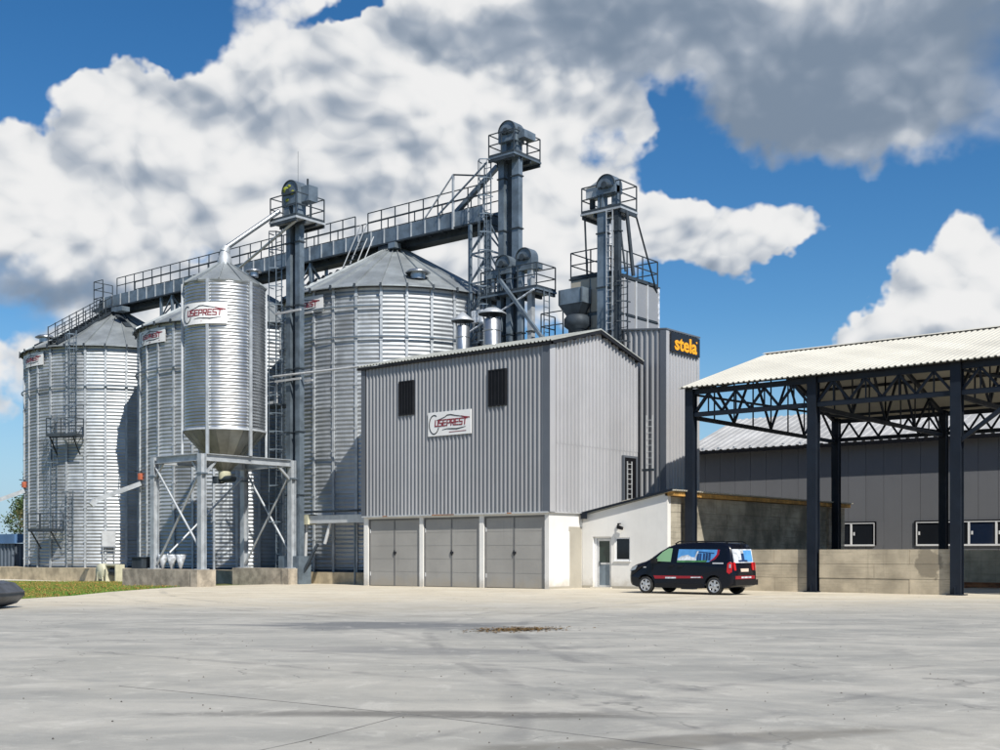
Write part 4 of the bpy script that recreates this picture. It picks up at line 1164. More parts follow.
def pair():
    zp = 14.2
    T = thing('elevator_platform', (-7.4, 7.3, zp), 'railed steel platform around the paired elevator heads above the grey roof', 'platform')
    MB().box(-9.3, -5.7, 6.55, 8.15, zp-.09, zp).build('platform_deck', 'steel_blue', T)
    u = MB()
    for x in (-9.2, -8.3, -7.4, -6.6, -5.8): u.box(x-.05, x+.05, 6.6, 8.1, zp-.24, zp-.09)
    u.build('platform_joists', 'steel_dark', T)
    railing(T, [(-9.25, 6.6, zp), (-5.75, 6.6, zp), (-5.75, 8.1, zp), (-9.25, 8.1, zp)], 1.2, 1.15, True)
    ladder(T, -5.6, 7.2, 10.4, 14.2, (0, 1), .42, None, None, 'steel_blue')
    for k, (a, b, lab) in enumerate(((-8.5, -7.55, 'left of the two short bucket elevators with rounded heads behind the roof'), (-7.2, -6.22, 'right of the two short bucket elevators with rounded heads behind the roof'))):
        E = thing('bucket_elevator', ((a+b)/2, 7.1, 0), lab, 'elevator', 'short bucket elevators behind the grey roof')
        trunk(E, a+.04, a+.30, 6.88, 7.14, 0, 15.2, fl=2.0); trunk(E, b-.32, b-.04, 6.88, 7.14, 0, 15.2, 'galv_frame' if k else 'steel_blue', 2.0)
        head(E, a, b, 6.8, 7.35, 15.2, 16.15+.15*k)
        if k == 0: MB().box(a-.7, a-.02, 6.9, 7.4, 15.1, 15.5).build('drive_motor', 'steel_blue', E); MB().tube((a-.35, 7.1, 14.3), (a-.35, 7.1, 15.1), .12, 10).build('motor_stand', 'zinc_white', E)
        else: MB().box(b+.01, b+.3, 6.95, 7.3, 15.2, 15.5).build('drive_motor', 'steel_blue', E)
    P = thing('grain_pipe', (-7.6, 6.4, 12.9), 'grey square chute crossing down from the paired elevator heads to the roof', 'pipe')
    MB().bar((-7.95, 6.5, 14.85), (-4.9, 6.05, 11.5), .15).build('chute', 'steel_blue', P)
    P = thing('grain_pipe', (-8.4, 5.9, 13.2), 'thin white pipe rising behind the roof vents to the elevator platform', 'pipe')
    MB().tube((-10.5, 6.5, 12.3), (-5.83, 6.5, 14.1), .05, 8).build('pipe', 'decal_white', P)
    # cluttered dark machinery behind the first vent
    M = thing('machine_housing', (-9.6, 7.2, 11), 'white and dark machine boxes at the foot of the lattice tower behind the vents', 'machine')
    MB().box(-9.8, -9.1, 6.5, 6.9, 12.95, 13.55).build('white_box', 'decal_white', M)
    m = MB()
    for i in range(7): m.box(-9.9+i*.22, -9.76+i*.22, 6.6+.1*(i % 3), 7.0, 10.5, 11.6+.35*((i*5) % 4)); m.bar((-9.9, 6.9, 10.8+.35*i), (-8.8, 7.0, 11.1+.33*i), .06)
    m.build('pipework', 'steel_dark', M)


pair()


def elev2():
    T = thing('bucket_elevator', (-1.9, 7.0, 0), 'bucket elevator with long stays rising in front of the dryer tower', 'elevator')
    trunk(T, -2.35, -1.88, 6.78, 7.08, 0, 17.2, 'steel_blue', 2.5)
    trunk(T, -1.45, -1.18, 6.80, 7.05, 0, 17.2, 'steel_dark', 2.5)
    zp = 17.25
    MB().box(-3.25, -1.0, 6.7, 8.15, zp-.09, zp).build('platform', 'galv_frame', T)
    u = MB()
    for x in (-3.15, -2.5, -1.7, -1.05): u.box(x-.04, x+.04, 6.75, 8.1, zp-.26, zp-.09)
    u.build('platform_joists', 'steel_dark', T)
    railing(T, [(-3.2, 6.75, zp), (-1.05, 6.75, zp), (-1.05, 8.1, zp), (-3.2, 8.1, zp)], 1.2, 1.1, True)
    m = MB(); m.box(-2.3, -1.98, 6.75, 7.1, zp, 18.3); m.box(-1.6, -1.3, 6.85, 7.15, zp, 18.3); m.build('head_legs', 'steel_blue', T)
    head(T, -2.35, -1.3, 6.7, 7.3, 17.95, 18.85)
    m = MB(); m.prism([(-3.0, 17.95), (-2.36, 17.95), (-2.36, 18.65), (-3.0, 18.4)], 'y', 6.8, 7.4); m.build('drive_housing', 'galv_frame', T)
    MB().tube((-2.8, 7.05, 17.5), (-2.8, 7.05, 17.9), .14, 10).build('motor', 'steel_dark', T)
    for (a, b) in (((-3.1, 6.85, 17.1), (-3.35, 7.4, 14.4)), ((-1.05, 8.05, 17.1), (-1.95, 11.3, 14.2)), ((-1.3, 7.0, 17.0), (-1.2, 7.4, 14.4))):
        MB().tube(a, b, .045, 8).build('stay', 'rail_steel', T)
    ladder(T, -1.62, 6.72, 10.9, 17.2, (1, 0), .34, None, None, 'galv_frame')
    ladder(T, -.85, 6.75, 10.6, 14.5, (1, 0), .38, (0, -1), 11.0, 'steel_dark')
    m = MB(); m.tube((-1.0, 7.2, 17.1), (-.9, 7.6, 14.2), .09, 8); m.build('drop_pipe', 'steel_dark', T)


elev2()


def dryer():
    T = thing('dryer_tower', (-1, 9, 0), 'ribbed grey dryer tower with a higher grey panelled block behind the gable', 'tower')
    xc, y0, y1 = 1.09, 7.2, 9.95; xl = -3.6
    zt = lambda x: 11.42+(xc-x)*.10
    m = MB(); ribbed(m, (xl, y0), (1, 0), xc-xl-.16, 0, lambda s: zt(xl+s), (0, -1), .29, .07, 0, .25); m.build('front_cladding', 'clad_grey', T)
    m = MB(); ribbed(m, (xc, y0+.14), (0, 1), y1-y0-.14, 0, lambda s: zt(xc), (1, 0), .26, .06, 0, .3); m.build('side_cladding', 'clad_sunlit', T)
    m = MB(); m.prism([(xl, 0), (xc-.02, 0), (xc-.02, zt(xc)-.02), (xl, zt(xl)-.02)], 'y', y0+.02, y1); m.build('inner_wall', 'clad_grey', T)
    m = MB(); m.box(xc-.24, xc+.06, y0-.09, y0-.075, 0, zt(xc)); m.build('corner_flashing', 'flash_grey', T)
    m = MB(); m.box(xc+.05, xc+.065, y0-.074, y0+.18, 0, zt(xc)); m.build('corner_flashing', 'clad_sunlit', T)
    m = MB(); m.prism([(xl-.05, zt(xl)), (xc+.10, zt(xc)), (xc+.10, zt(xc)+.07), (xl-.05, zt(xl)+.07)], 'y', y0-.10, y1+.12); m.build('roof', 'flash_grey', T)
    m = MB(); m.bar((xc+.05, y1-.1, 0), (xc+.05, y1-.1, 11.4), .05); m.build('corner_trim', 'zinc_white', T)
    MB().box(xc+.03, xc+.055, y1-.02, y1+.12, 0, 11.38).build('corner_flashing', 'clad_sunlit', T)
    # panelled upper block
    bx0, bx1, by0, by1 = -4.3, -2.0, 7.4, 11.45; z0, z1 = 10.8, 14.42
    MB().box(bx0, bx1, by0, by1, z0-3, z1).build('upper_block', 'concrete_plinth' if False else 'steel_blue', T)
    pn = MB(); w = (by1-by0)/4; pn.box(0, .05, .05, w-.05, .03, (z1-12.75)/1-.05); pm = pn.mesh('side_panel', 'clad_grey')
    for i in range(4):
        for z in (12.75, 11.0): inst('side_panel', pm, T, (bx1, by0+i*w, z))
    for i in range(1, 5): MB().box(bx1+.0, bx1+.09, by0+i*w-.05, by0+i*w+.05, z0, z1).build('post', 'zinc_white' if i < 4 else 'decal_white', T)
    MB().box(bx1, bx1+.07, by0, by1, 12.68, 12.73).build('seam', 'steel_dark', T)
    pn = MB(); w2 = (bx1-bx0)/2; pn.box(.05, w2-.05, -.05, 0, .03, 1.6); pm = pn.mesh('front_panel', 'grey_beige')
    for i in range(2):
        for z in (12.75, 11.0): inst('front_panel', pm, T, (bx0+i*w2, by0, z))
    MB().box(bx0-.05, bx1+.1, by0-.1, by1+.1, z1, z1+.06).build('block_roof', 'steel_dark', T)
    railing(T, [(bx0, by0, z1+.06), (bx1, by0, z1+.06), (bx1, by1, z1+.06), (bx0, by1, z1+.06)], 1.25, 1.3, True)
    # exhaust fan with square hopper hood on the left
    F = thing('dust_fan', (-3.6, 6.9, 12.0), 'dark square exhaust hood over a round fan beside the dryer block', 'fan')
    m = MB(); m.prism([(-4.45, 13.85), (-3.05, 13.85), (-3.05, 13.15), (-4.45, 13.15)], 'y', 6.6, 7.3); m.build('hood', 'steel_blue', F)
    m = MB(); a = [(-4.45, 6.6), (-3.05, 6.6), (-3.05, 7.3), (-4.45, 7.3)]; b = [(-4.0, 6.7), (-3.4, 6.7), (-3.4, 7.2), (-4.0, 7.2)]
    vs = [(x, y, 13.15) for x, y in a]+[(x, y, 12.55) for x, y in b]; m.add(vs, [(i, (i+1) % 4, 4+(i+1) % 4, 4+i) for i in range(4)]); m.build('hood_taper', 'steel_dark', F)
    MB().lathe([(.50, 12.60), (.62, 12.45), (.62, 12.1), (.42, 11.95), (.40, 10.7)], (-3.6, 6.95, 0), 20).build('fan_body', 'steel_dark', F)
    m = MB(); m.box(-4.4, -4.35, 6.56, 6.6, 13.2, 13.8); m.box(-3.15, -3.10, 6.56, 6.6, 13.2, 13.8); m.build('hood_strap', 'rail_steel', F)
    R = thing('roof_railing', (-4.9, 6.7, 11.0), 'dark railing left of the exhaust hood behind the ridge', 'railing')
    railing(R, [(-5.4, 7.6, 11.55), (-5.4, 6.5, 11.55), (-4.1, 6.5, 11.55)], 1.3, .9)
    MB().box(-5.5, -4.0, 6.45, 7.7, 11.45, 11.54).build('deck', 'steel_dark', R); MB().bar((-5.35, 6.6, 9.0), (-5.35, 6.6, 11.45), .08).build('leg', 'steel_dark', R); MB().bar((-4.2, 6.6, 9.0), (-4.2, 6.6, 11.45), .08).build('leg', 'steel_dark', R)
    # sign, flat yellow letters on black
    S = thing('tower_sign', (1.2, 8.7, 10.9), 'black sign with yellow lettering high on the dryer tower corner', 'sign')
    MB().box(1.17, 1.24, 7.42, 9.93, 10.50, 11.36).build('board', 'sign_black', S)
    add_mesh('lettering', text_mesh('lettering', 'stela', .88, 'sign_yellow', lambda u, v, w: (1.241+w, 8.66+u, 10.88+v), bold=.024, sx=1.2, depth=.02), S)
    MB().tube((1.24, 9.62, 11.14), (1.262, 9.62, 11.14), .05, 8).build('trademark_dot', 'sign_yellow', S)


dryer()


def bridge():
    T = thing('conveyor_bridge', (-27, 7.9, 18.2), 'long blue-grey conveyor bridge with railings running over the silo tops', 'bridge')
    x0, x1, y0, y1 = -43.8, -9.6, 7.2, 8.6; zb, zt = 18.2, 18.98
    n = int((x1-x0)/1.0); L = (x1-x0)/n
    sp = MB(); sp.box(0.03, L-.03, 0, .03, 0, zt-zb); sm = sp.mesh('side_panel', 'steel_blue')
    fr = MB(); fr.box(-.035, .035, -.05, .0, 0, zt-zb+.02); fm = fr.mesh('side_rib', 'galv_frame')
    for i in range(n):
        for (y, s) in ((y0, 0), (y1, 0)): inst('side_panel', sm, T, (x0+i*L, y, zb))
    for i in range(n+1): inst('side_rib', fm, T, (x0+i*L, y0, zb))
    MB().box(x0, x1, y0+.05, y1-.05, zb+.45, zb+.50).build('walkway', 'steel_dark', T)
    MB().box(x0, x1, y0+.55, y1-.05, zb-.28, zb+.40).build('conveyor_trough', 'steel_dark', T)
    for y in (y0, y1+.03): MB().bar((x0, y, zb-.03), (x1, y, zb-.03), .16, .08).build('bottom_chord', 'steel_dark', T)
    u = MB()
    for i in range(n+1): u.box(x0+i*L-.04, x0+i*L+.04, y0, y1, zb-.05, zb+.05)
    u.build('cross_members', 'steel_dark', T, 'stuff')
    for (a, b) in ((-42.2, -18.9), (-17.9, x1)): railing(T, [(a, y0, zt), (b, y0, zt)], 1.08, 1.0, toe=False)
    railing(T, [(-42.2, y1, zt), (x1, y1, zt)], 1.08, 2.0, toe=False)
    # end landing
    MB().box(-45.0, -43.8, y0-.1, y1+.1, 18.1, 18.2).build('end_landing', 'steel_dark', T)
    railing(T, [(-43.85, y0-.05, 18.2), (-44.95, y0-.05, 18.2), (-44.95, y1, 18.2)], 2.0, .8, rails=(1.1, .8, .45, .2), toe=True)
    MB().box(-44.7, -43.9, 7.4, 8.4, 18.2, 18.9).build('drive_station', 'steel_dark', T)
    # sloping chute under the end toward the silo roof
    MB().bar((-43.4, 7.5, 18.1), (-40.4, 6.9, 16.35), .42).build('end_chute', 'steel_dark', T)
    MB().box(-41.3, -40.4, 6.4, 7.0, 17.55, 17.85).build('slide_gate', 'steel_blue', T)
    # outlet gates
    for x in (-43.0, -30.0, -16.6):
        MB().box(x-.5, x+.5, y0-.02, y1-.2, zb-.48, zb-.1).build('outlet_gate', 'steel_dark', T); MB().box(x+.5, x+1.0, y0-.25, y0+.2, zb-.4, zb-.12).build('gate_motor', 'steel_blue', T)
    # right end tall frame
    m = MB(); m.bar((-11.6, y0-.05, 18.1), (-11.6, y0-.05, 20.9), .10); m.build('end_post', 'galv_frame', T)
    m = MB(); m.bar((-13.6, y0-.05, 19.0), (-11.6, y0-.05, 20.9), .06); m.build('end_brace', 'galv_frame', T)
    m = MB(); m.bar((-11.6, y0-.05, 20.9), (-9.4, y0-.05, 20.4), .07); m.build('end_brace', 'steel_dark', T)
    # lattice towers carrying the bridge
    def lattice(x, y, w, z1, lab, z0=0.0):
        K = thing('lattice_tower', (x, y, z0), lab, 'tower', 'lattice towers carrying the conveyor bridge')
        c = [(x-w/2, y-w/2), (x+w/2, y-w/2), (x+w/2, y+w/2), (x-w/2, y+w/2)]
        for (a, b) in c: MB().bar((a, b, z0), (a, b, z1), .15).build('post', 'steel_blue', K)
        h = w*1.15; nn = int((z1-z0)/h); h = (z1-z0)/nn
        me = {}
        for s in range(4):
            (a0, b0), (a1, b1) = c[s], c[(s+1) % 4]; d = Vector((a1-a0, b1-b0, 0))
            if s not in me:
                q = MB(); q.bar((0, 0, 0), d, .08); q.bar((0, 0, 0.05), (d.x, d.y, h-.05), .07) if s % 2 == 0 else q.bar((d.x, d.y, .05), (0, 0, h-.05), .07); me[s] = q.mesh('lacing', 'steel_blue')
            for i in range(nn): inst('lacing', me[s], K, (a0, b0, z0+i*h))
    lattice(-9.75, 7.7, 1.25, 18.1, 'tall lattice tower under the right end of the conveyor bridge')
    lattice(-23.3, 7.9, 1.2, 18.15, 'lattice tower under the conveyor bridge between the middle and right silos')
    lattice(-36.65, 7.9, 1.2, 18.15, 'lattice tower under the conveyor bridge between the left and middle silos')
    # access ladder from bridge to the roof of silo three
    A = thing('access_stairs', (-18.6, 7.0, 17.3), 'short steep steps from the conveyor bridge down to the right silo roof', 'stairs')
    for dx in (-.25, .25):
        MB().bar((-18.1+dx, 7.1, 19.5), (-19.2+dx, 6.6, 16.9), .05).build('handrail', 'zinc_white', A)
        MB().bar((-17.4+dx, 6.9, 18.6), (-17.8+dx, 6.5, 17.2), .045).build('handrail', 'zinc_white', A)
    m = MB()
    for i in range(7): m.bar((-18.45-.13*i, 6.95-.06*i, 18.5-.24*i), (-17.95-.13*i, 6.95-.06*i, 18.5-.24*i), .05)
    m.build('steps', 'steel_dark', A)
    cx = -16.6
    W = thing('roof_walkway', (-20, 5, 16), 'dark stepped walkway lying up the slope of the right silo roof', 'walkway')
    a = radians(-122)
    def rp(r, dz=0, side=0.0): return Vector((cx+r*cos(a)-side*sin(a), 8+r*sin(a)+side*cos(a), 14.70+3.25*(6.32-r)/5.77+dz))
    st = MB(); st.box(-.07, .07, -.42, .42, -.02, .02); smm = st.mesh('tread', 'steel_dark')
    for i in range(9): inst('tread', smm, W, rp(4.9-.42*i, .14, 1.0-.25*i), a)


bridge()


def vents():
    for (x, y, r, rh, zt, lab) in ((-9.05, 5.0, .33, .56, 13.3, 'left of the two shiny round roof vents with cone hats'), (-6.85, 4.6, .42, .66, 13.15, 'right, larger of the two shiny round roof vents with cone hats')):
        T = thing('roof_exhaust', (x, y, 10.4), lab, 'vent', 'round vents with cone hats on the grey roof')
        MB().lathe([(r, 10.2), (r, 12.45), (r*.9, 12.5)], (x, y, 0), 28).build('duct', 'galv_bright', T)
        for z in (11.2, 11.9): MB().lathe([(r+.005, z), (r+.025, z+.02), (r+.025, z+.06), (r+.005, z+.08)], (x, y, 0), 28).build('duct_band', 'galv_bright', T)
        MB().lathe([(rh, 12.72), (rh+.01, 12.76), (rh*.45, 13.0), (rh*.12, zt-.12), (.01, zt-.1)], (x, y, 0), 28).build('cone_hat', 'galv_frame', T)
        MB().lathe([(.01, 12.70), (rh, 12.715)], (x, y, 0), 28).build('hat_underside', 'steel_dark', T)
        for k in range(4): t = k*pi/2+.4; MB().bar((x+r*cos(t)*.95, y+r*sin(t)*.95, 12.4), (x+r*cos(t)*1.1, y+r*sin(t)*1.1, 12.75), .035).build('hat_stay', 'steel_dark', T)


vents()


# ------------------------------------------------------------------ annex (white office) and long concrete wall
def annex():
    T = thing('white_annex', (2.1, 2.3, 0), 'white plastered annex with a sloping dark roof edge, glazed door and small window', 'building')
    X0, X1, Y0, Y1 = .02, 4.17, 2.3, 7.1; zl, zr = 3.02, 3.85
    zz = lambda x: zl+(zr-zl)*(x-X0)/(X1-X0)
    # front wall with openings for door and window, built as panels
    def slab(a, b, z0, z1f, name='wall'):
        m = MB(); za, zb = (z1f(a), z1f(b)) if callable(z1f) else (z1f, z1f)
        m.prism([(a, z0), (b, z0), (b, zb), (a, za)], 'y', Y0, Y0+.25); return m
    dx0, dx1, dzt = .55, 1.47, 2.14; wx0, wx1, wz0, wz1 = 1.66, 2.40, 1.14, 2.10
    m = MB()
    for (a, b, z0, z1) in ((X0, dx0, -.2, zz), (dx1, wx0, -.2, zz), (wx1, X1, -.2, zz), (dx0, dx1, dzt, zz), (wx0, wx1, wz1, zz), (wx0, wx1, -.2, wz0)):
        za, zb = (zz(a), zz(b)) if callable(z1) else (z1, z1); m.prism([(a, z0), (b, z0), (b, zb), (a, za)], 'y', Y0, Y0+.25)
    m.build('front_wall', 'plaster', T)
    m = MB(); m.box(X0, dx0, Y0-.015, Y0, -.2, .10); m.box(dx1, X1, Y0-.015, Y0, -.2, .10); m.build('skirting', 'grey_beige', T)
    # door
    D = MB(); D.box(dx0, dx0+.11, Y0+.12, Y0+.24, 0, dzt); D.box(dx1-.06, dx1, Y0+.12, Y0+.24, 0, dzt); D.box(dx0+.11, dx1-.06, Y0+.12, Y0+.24, dzt-.07, dzt); D.build('door_frame', 'white_frame', T)
    d = MB(); a, b = dx0+.12, dx1-.07
    d.box(a, a+.10, Y0+.15, Y0+.21, .03, 2.06); d.box(b-.10, b, Y0+.15, Y0+.21, .03, 2.06); d.box(a+.10, b-.10, Y0+.15, Y0+.21, 1.96, 2.06); d.box(a+.10, b-.10, Y0+.15, Y0+.21, .98, 1.06); d.box(a+.10, b-.10, Y0+.15, Y0+.21, .03, .12)
    d = d.build('door', 'zinc_white', T)
    MB().box(a+.10, b-.10, Y0+.17, Y0+.19, 1.06, 1.96).build('pane', 'glass_door', d); MB().box(a+.10, b-.10, Y0+.17, Y0+.19, .12, .98).build('door_panel', 'steel_blue', d)
    MB().box(a+.12, a+.16, Y0+.11, Y0+.15, .98, 1.12).build('handle', 'steel_dark', d)
    MB().box(dx0-.05, dx1+.05, Y0-.12, Y0+.08, -.1, .05).build('door_step', 'strip_concrete', T)
    # window
    w = MB(); w.box(wx0, wx0+.06, Y0+.03, Y0+.12, wz0, wz1); w.box(wx1-.06, wx1, Y0+.03, Y0+.12, wz0, wz1); w.box(wx0+.06, wx1-.06, Y0+.03, Y0+.12, wz1-.06, wz1); w.box(wx0+.06, wx1-.06, Y0+.03, Y0+.12, wz0, wz0+.06)
    w = w.build('window', 'white_frame', T); MB().box(wx0+.06, wx1-.06, Y0+.05, Y0+.08, wz0+.06, wz1-.06).build('pane', 'glass_dark', w)
    MB().box(wx0-.05, wx1+.05, Y0-.06, Y0+.03, wz0-.04, wz0-.002).build('window_sill', 'white_frame', T)
    # roof and dark fascia
    m = MB(); m.prism([(X0-.12, zl+.02), (X1+.30, zr+.08), (X1+.30, zr+.17), (X0-.12, zl+.11)], 'y', Y0-.16, Y0-.10); m.build('fascia', 'navy_steel', T)
    m = MB(); m.prism([(X0+.09, zl+.04), (X1+.30, zr+.08), (X1+.30, zr+.14), (X0+.09, zl+.10)], 'y', Y0-.10, 6.9); m.build('roof', 'roof_sheet', T)
    MB().box(X0+.10, X0+.36, Y0-.28, Y0-.165, zl-.14, zl+.10).build('rain_spout', 'navy_steel', T)
    # lamp above door
    L = thing('wall_lamp', (2.0, 2.2, 2.55), 'small dark floodlight above the window of the white annex', 'lamp')
    m = MB(); m.box(1.83, 1.87, 2.22, 2.30, 2.50, 2.68); m.box(1.87, 2.0, 2.20, 2.24, 2.64, 2.68); m.build('bracket', 'near_black', L)
    m = MB(); m.prism([(1.9, 2.46), (2.12, 2.40), (2.14, 2.52), (1.92, 2.60)], 'y', 2.06, 2.2); m.build('lamp_head', 'near_black', L)

    # long side wall of board-marked concrete, course by course
    W = thing('bunker_wall', (4.17, 11, 0), 'long board-marked concrete bunker wall in shade behind the canopy posts', 'wall')
    zt = 3.72; ye = 19.4; hs = zt/6
    course = 0
    for k in range(6):
        y = 2.56; first = True
        while y < ye-.05:
            Lp = (2.1 if (k % 2 == 0) else 1.2) if first else 2.5
            y2 = min(ye, y+Lp); first = False
            d = ((k*7+int(y*3)) % 5)*.004
            MB().box(4.0, 4.16+d, y+.004, y2-.004, k*hs+.004+(-.2 if k == 0 else 0), (k+1)*hs-.004).build('concrete_panel', 'concrete_old', W)
            y = y2
    MB().box(3.9, 4.0, 2.56, ye, -.2, zt).build('backing', 'concrete_old', W)
    # roof of the bunker: orange timber edge, corrugated sheet
    R = thing('bunker_roof', (3.5, 11, 3.8), 'corrugated roof edge with orange brown timber along the bunker wall', 'roof')
    for i in range(6):
        a = 2.3+i*2.87; b = min(a+2.85, 19.5); MB().box(4.06, 4.44, a, b, 3.74, 3.90).build('edge_beam', 'timber', R)
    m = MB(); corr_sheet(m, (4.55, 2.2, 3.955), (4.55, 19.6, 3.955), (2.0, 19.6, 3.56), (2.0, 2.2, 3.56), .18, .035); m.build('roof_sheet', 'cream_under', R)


annex()


# ------------------------------------------------------------------ canopy
def canopy():
    T = thing('steel_canopy', (9.8, 10.4, 0), 'open canopy of navy steel posts and trusses with a cream corrugated roof', 'canopy')
    XS = [4.6, 9.85, 15.15, 20.45, 25.75]; YF, YB, YR = 3.4, 17.4, 10.4; ZE, ZR = 8.10, 10.25; ZB = 7.02
    for x in XS:
        for y in (YF, YB):
            m = MB(); w = .36 if y == YF else .34
            m.hbeam((x, y, 0), (x, y, ZE-.02), w, w, (0, 1, 0), .035)
            m.box(x-.13, x+.13, y-.10, y+.10, .05, ZE-.1)
            o = m.build('post', 'navy_steel', T)
            b = MB(); b.box(x-.28, x+.28, y-.28, y+.28, 0, .04); b.box(x-.015, x+.015, y-.26, y+.26, .04, .3); b.build('base_plate', 'navy_steel', o)
    def chord(a, b, w=.13, h=.17): MB().bar(a, b, w, h).build('truss_chord', 'navy_steel', T)
    def web(a, b, w=.085): MB().bar(a, b, w, w).build('truss_web', 'navy_steel', T)
    # longitudinal trusses along the front and the rear posts
    for y in (YF, YB):
        for i in range(len(XS)-1):
            a, b = XS[i]+.18, XS[i+1]-.18
            chord((a, y, 7.93), (b, y, 7.93), .14, .20); chord((a, y, 7.02), (b, y, 7.02), .14, .18)
            n = 4 if y == YF else 5
            for k in range(n):
                p = a+(b-a)*k/n; q = a+(b-a)*(k+1)/n; mid = (p+q)/2
                web((p, y, 7.1), (mid, y, 7.84)); web((mid, y, 7.84), (q, y, 7.1))
                if y == YF: web((mid, y+.01, 7.1), (mid, y+.01, 7.84), .045)
    # cross trusses following the roof pitch
    for x in XS:
        for sgn, y0 in ((1, YF), (-1, YB)):
            ya = y0+.2*sgn; yr = YR
            chord((x, ya, 7.95), (x, yr, ZR-.13), .14, .16)
            chord((x, ya, 6.93), (x, yr, 6.93), .14, .16) if True else None
            n = 2
            top = lambda t: Vector((x, ya+(yr-ya)*t, 7.87+(ZR-.13-7.95)*t)); bot = lambda t: Vector((x, ya+(yr-ya)*t, 7.0))
            for k in range(n):
                t0, t1 = k/n, (k+1)/n
                web(bot(t0), top((t0+t1)/2)); web(top((t0+t1)/2), bot(t1))
                web(bot((t0+t1)/2), top((t0+t1)/2), .05); web(bot(t1), top(t1), .05)
        # knee braces at the front post
    for x in XS[2:]:
        web((x+.1, YF, 5.35), (x+2.4, YF, 7.0), .14)
    # wind braces in the roof plane
    for i in (0, 2):
        web((XS[i], YF+.4, 7.98), (XS[i+1], YR, ZR-.25), .06); web((XS[i+1], YF+.4, 7.98), (XS[i], YR, ZR-.25), .06)
        web((XS[i], YF, 7.85), (XS[i+1], YB, 7.1), .08)
    # purlins
    xa, xb = XS[0]-.32, XS[-1]+.5
    for sgn in (0, 1):
        for k in range(5):
            t = (k+.15)/4.7; y = (YF+(YR-YF)*t) if sgn == 0 else (YB+(YR-YB)*t); z = ZE-.03+(ZR-ZE)*t
            MB().box(xa+.05, xb-.05, y-.04, y+.04, z-.02, z+.11).build('purlin', 'navy_steel' if k == 0 else 'louvre', T)
    k = (ZR-ZE)/(YR-YF); ov = .45
    def roofs(y0, s):
        m = MB(); y = y0-s*ov; z = ZE-ov*k+.12
        nb = 6; L = (xb-xa)/nb
        for i in range(nb):
            m = MB(); corr_sheet(m, (xa+i*L, y, z), (xa+(i+1)*L-.0, y, z), (xa+(i+1)*L-.0, YR, ZR+.12), (xa+i*L, YR, ZR+.12), .235, .04, .025)
            m.build('roof_sheet', 'cream_sheet', T)
            # inner liner is the raw underside
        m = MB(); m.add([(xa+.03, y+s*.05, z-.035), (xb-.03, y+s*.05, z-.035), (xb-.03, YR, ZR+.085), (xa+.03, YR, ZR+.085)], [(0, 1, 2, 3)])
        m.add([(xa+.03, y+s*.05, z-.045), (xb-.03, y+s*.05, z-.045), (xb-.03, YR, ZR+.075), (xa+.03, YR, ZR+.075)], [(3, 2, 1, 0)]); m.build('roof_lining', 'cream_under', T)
    roofs(YF, 1); roofs(YB, -1)
    m = MB(); m.prism([(YR-.25, ZR+.13), (YR, ZR+.22), (YR+.25, ZR+.13), (YR, ZR+.19)], 'x', xa, xb); m.build('ridge_cap', 'cream_sheet', T)
    # low concrete walls, cast in three courses
    def low_wall(x0, x1, y0, label, material='concrete_board', div=3.4, zt=1.60):
        W = thing('retaining_wall', ((x0+x1)/2, y0, 0), label, 'wall', 'low concrete walls around the canopy')
        hs = zt/3
        for c in range(3):
            x = x0; first = True
            while x < x1-.05:
                Lp = (div*(.62 if c == 1 else 1.0)) if first else div; first = False; x2 = min(x1, x+Lp); d = ((c*3+int(x*2)) % 4)*.006
                MB().box(x+.006, x2-.006, y0-.13-d, y0+.13, c*hs+.005-(.2 if c == 0 else 0), (c+1)*hs-.006).build('concrete_panel', material, W); x = x2
        MB().box(x0, x1, y0-.10, y0+.10, -.2, zt-.03).build('backing', 'concrete_old', W)
    low_wall(4.85, 9.62, 3.55, 'low board-marked concrete wall directly behind the parked van')
    low_wall(10.08, 14.93, 3.55, 'low pale concrete wall between the two nearest canopy posts')
    low_wall(4.3, 30, 17.1, 'low brown concrete wall at the back of the canopy bay', 'concrete_board')


canopy()

for i, lab in enumerate(('rusty orange steel beam nearest the camera on the ground of the canopy bay', 'middle of three rusty orange steel beams on the canopy bay ground', 'rusty orange steel beam farthest back on the canopy bay ground')):
    m = MB(); a = Vector((11.3+.2*i, 12.2+.30*i, .13)); b = Vector((19.6+.15*i, 12.35+.30*i, .13)); m.hbeam(a, b, .18, .2, (0, 0, 1), .025)
    tag(m.build('steel_beam', 'rust_beam'), lab, 'beam', 'rusty beams lying under the canopy')
for x, lab in ((12.4, 'left timber bearer under the rusty beams'), (18.2, 'right timber bearer under the rusty beams')):
    tag(MB().box(x, x+.1, 12.0, 13.3, 0.005, .028).build('timber_bearer', 'timber'), lab, 'timber', 'timber bearers')


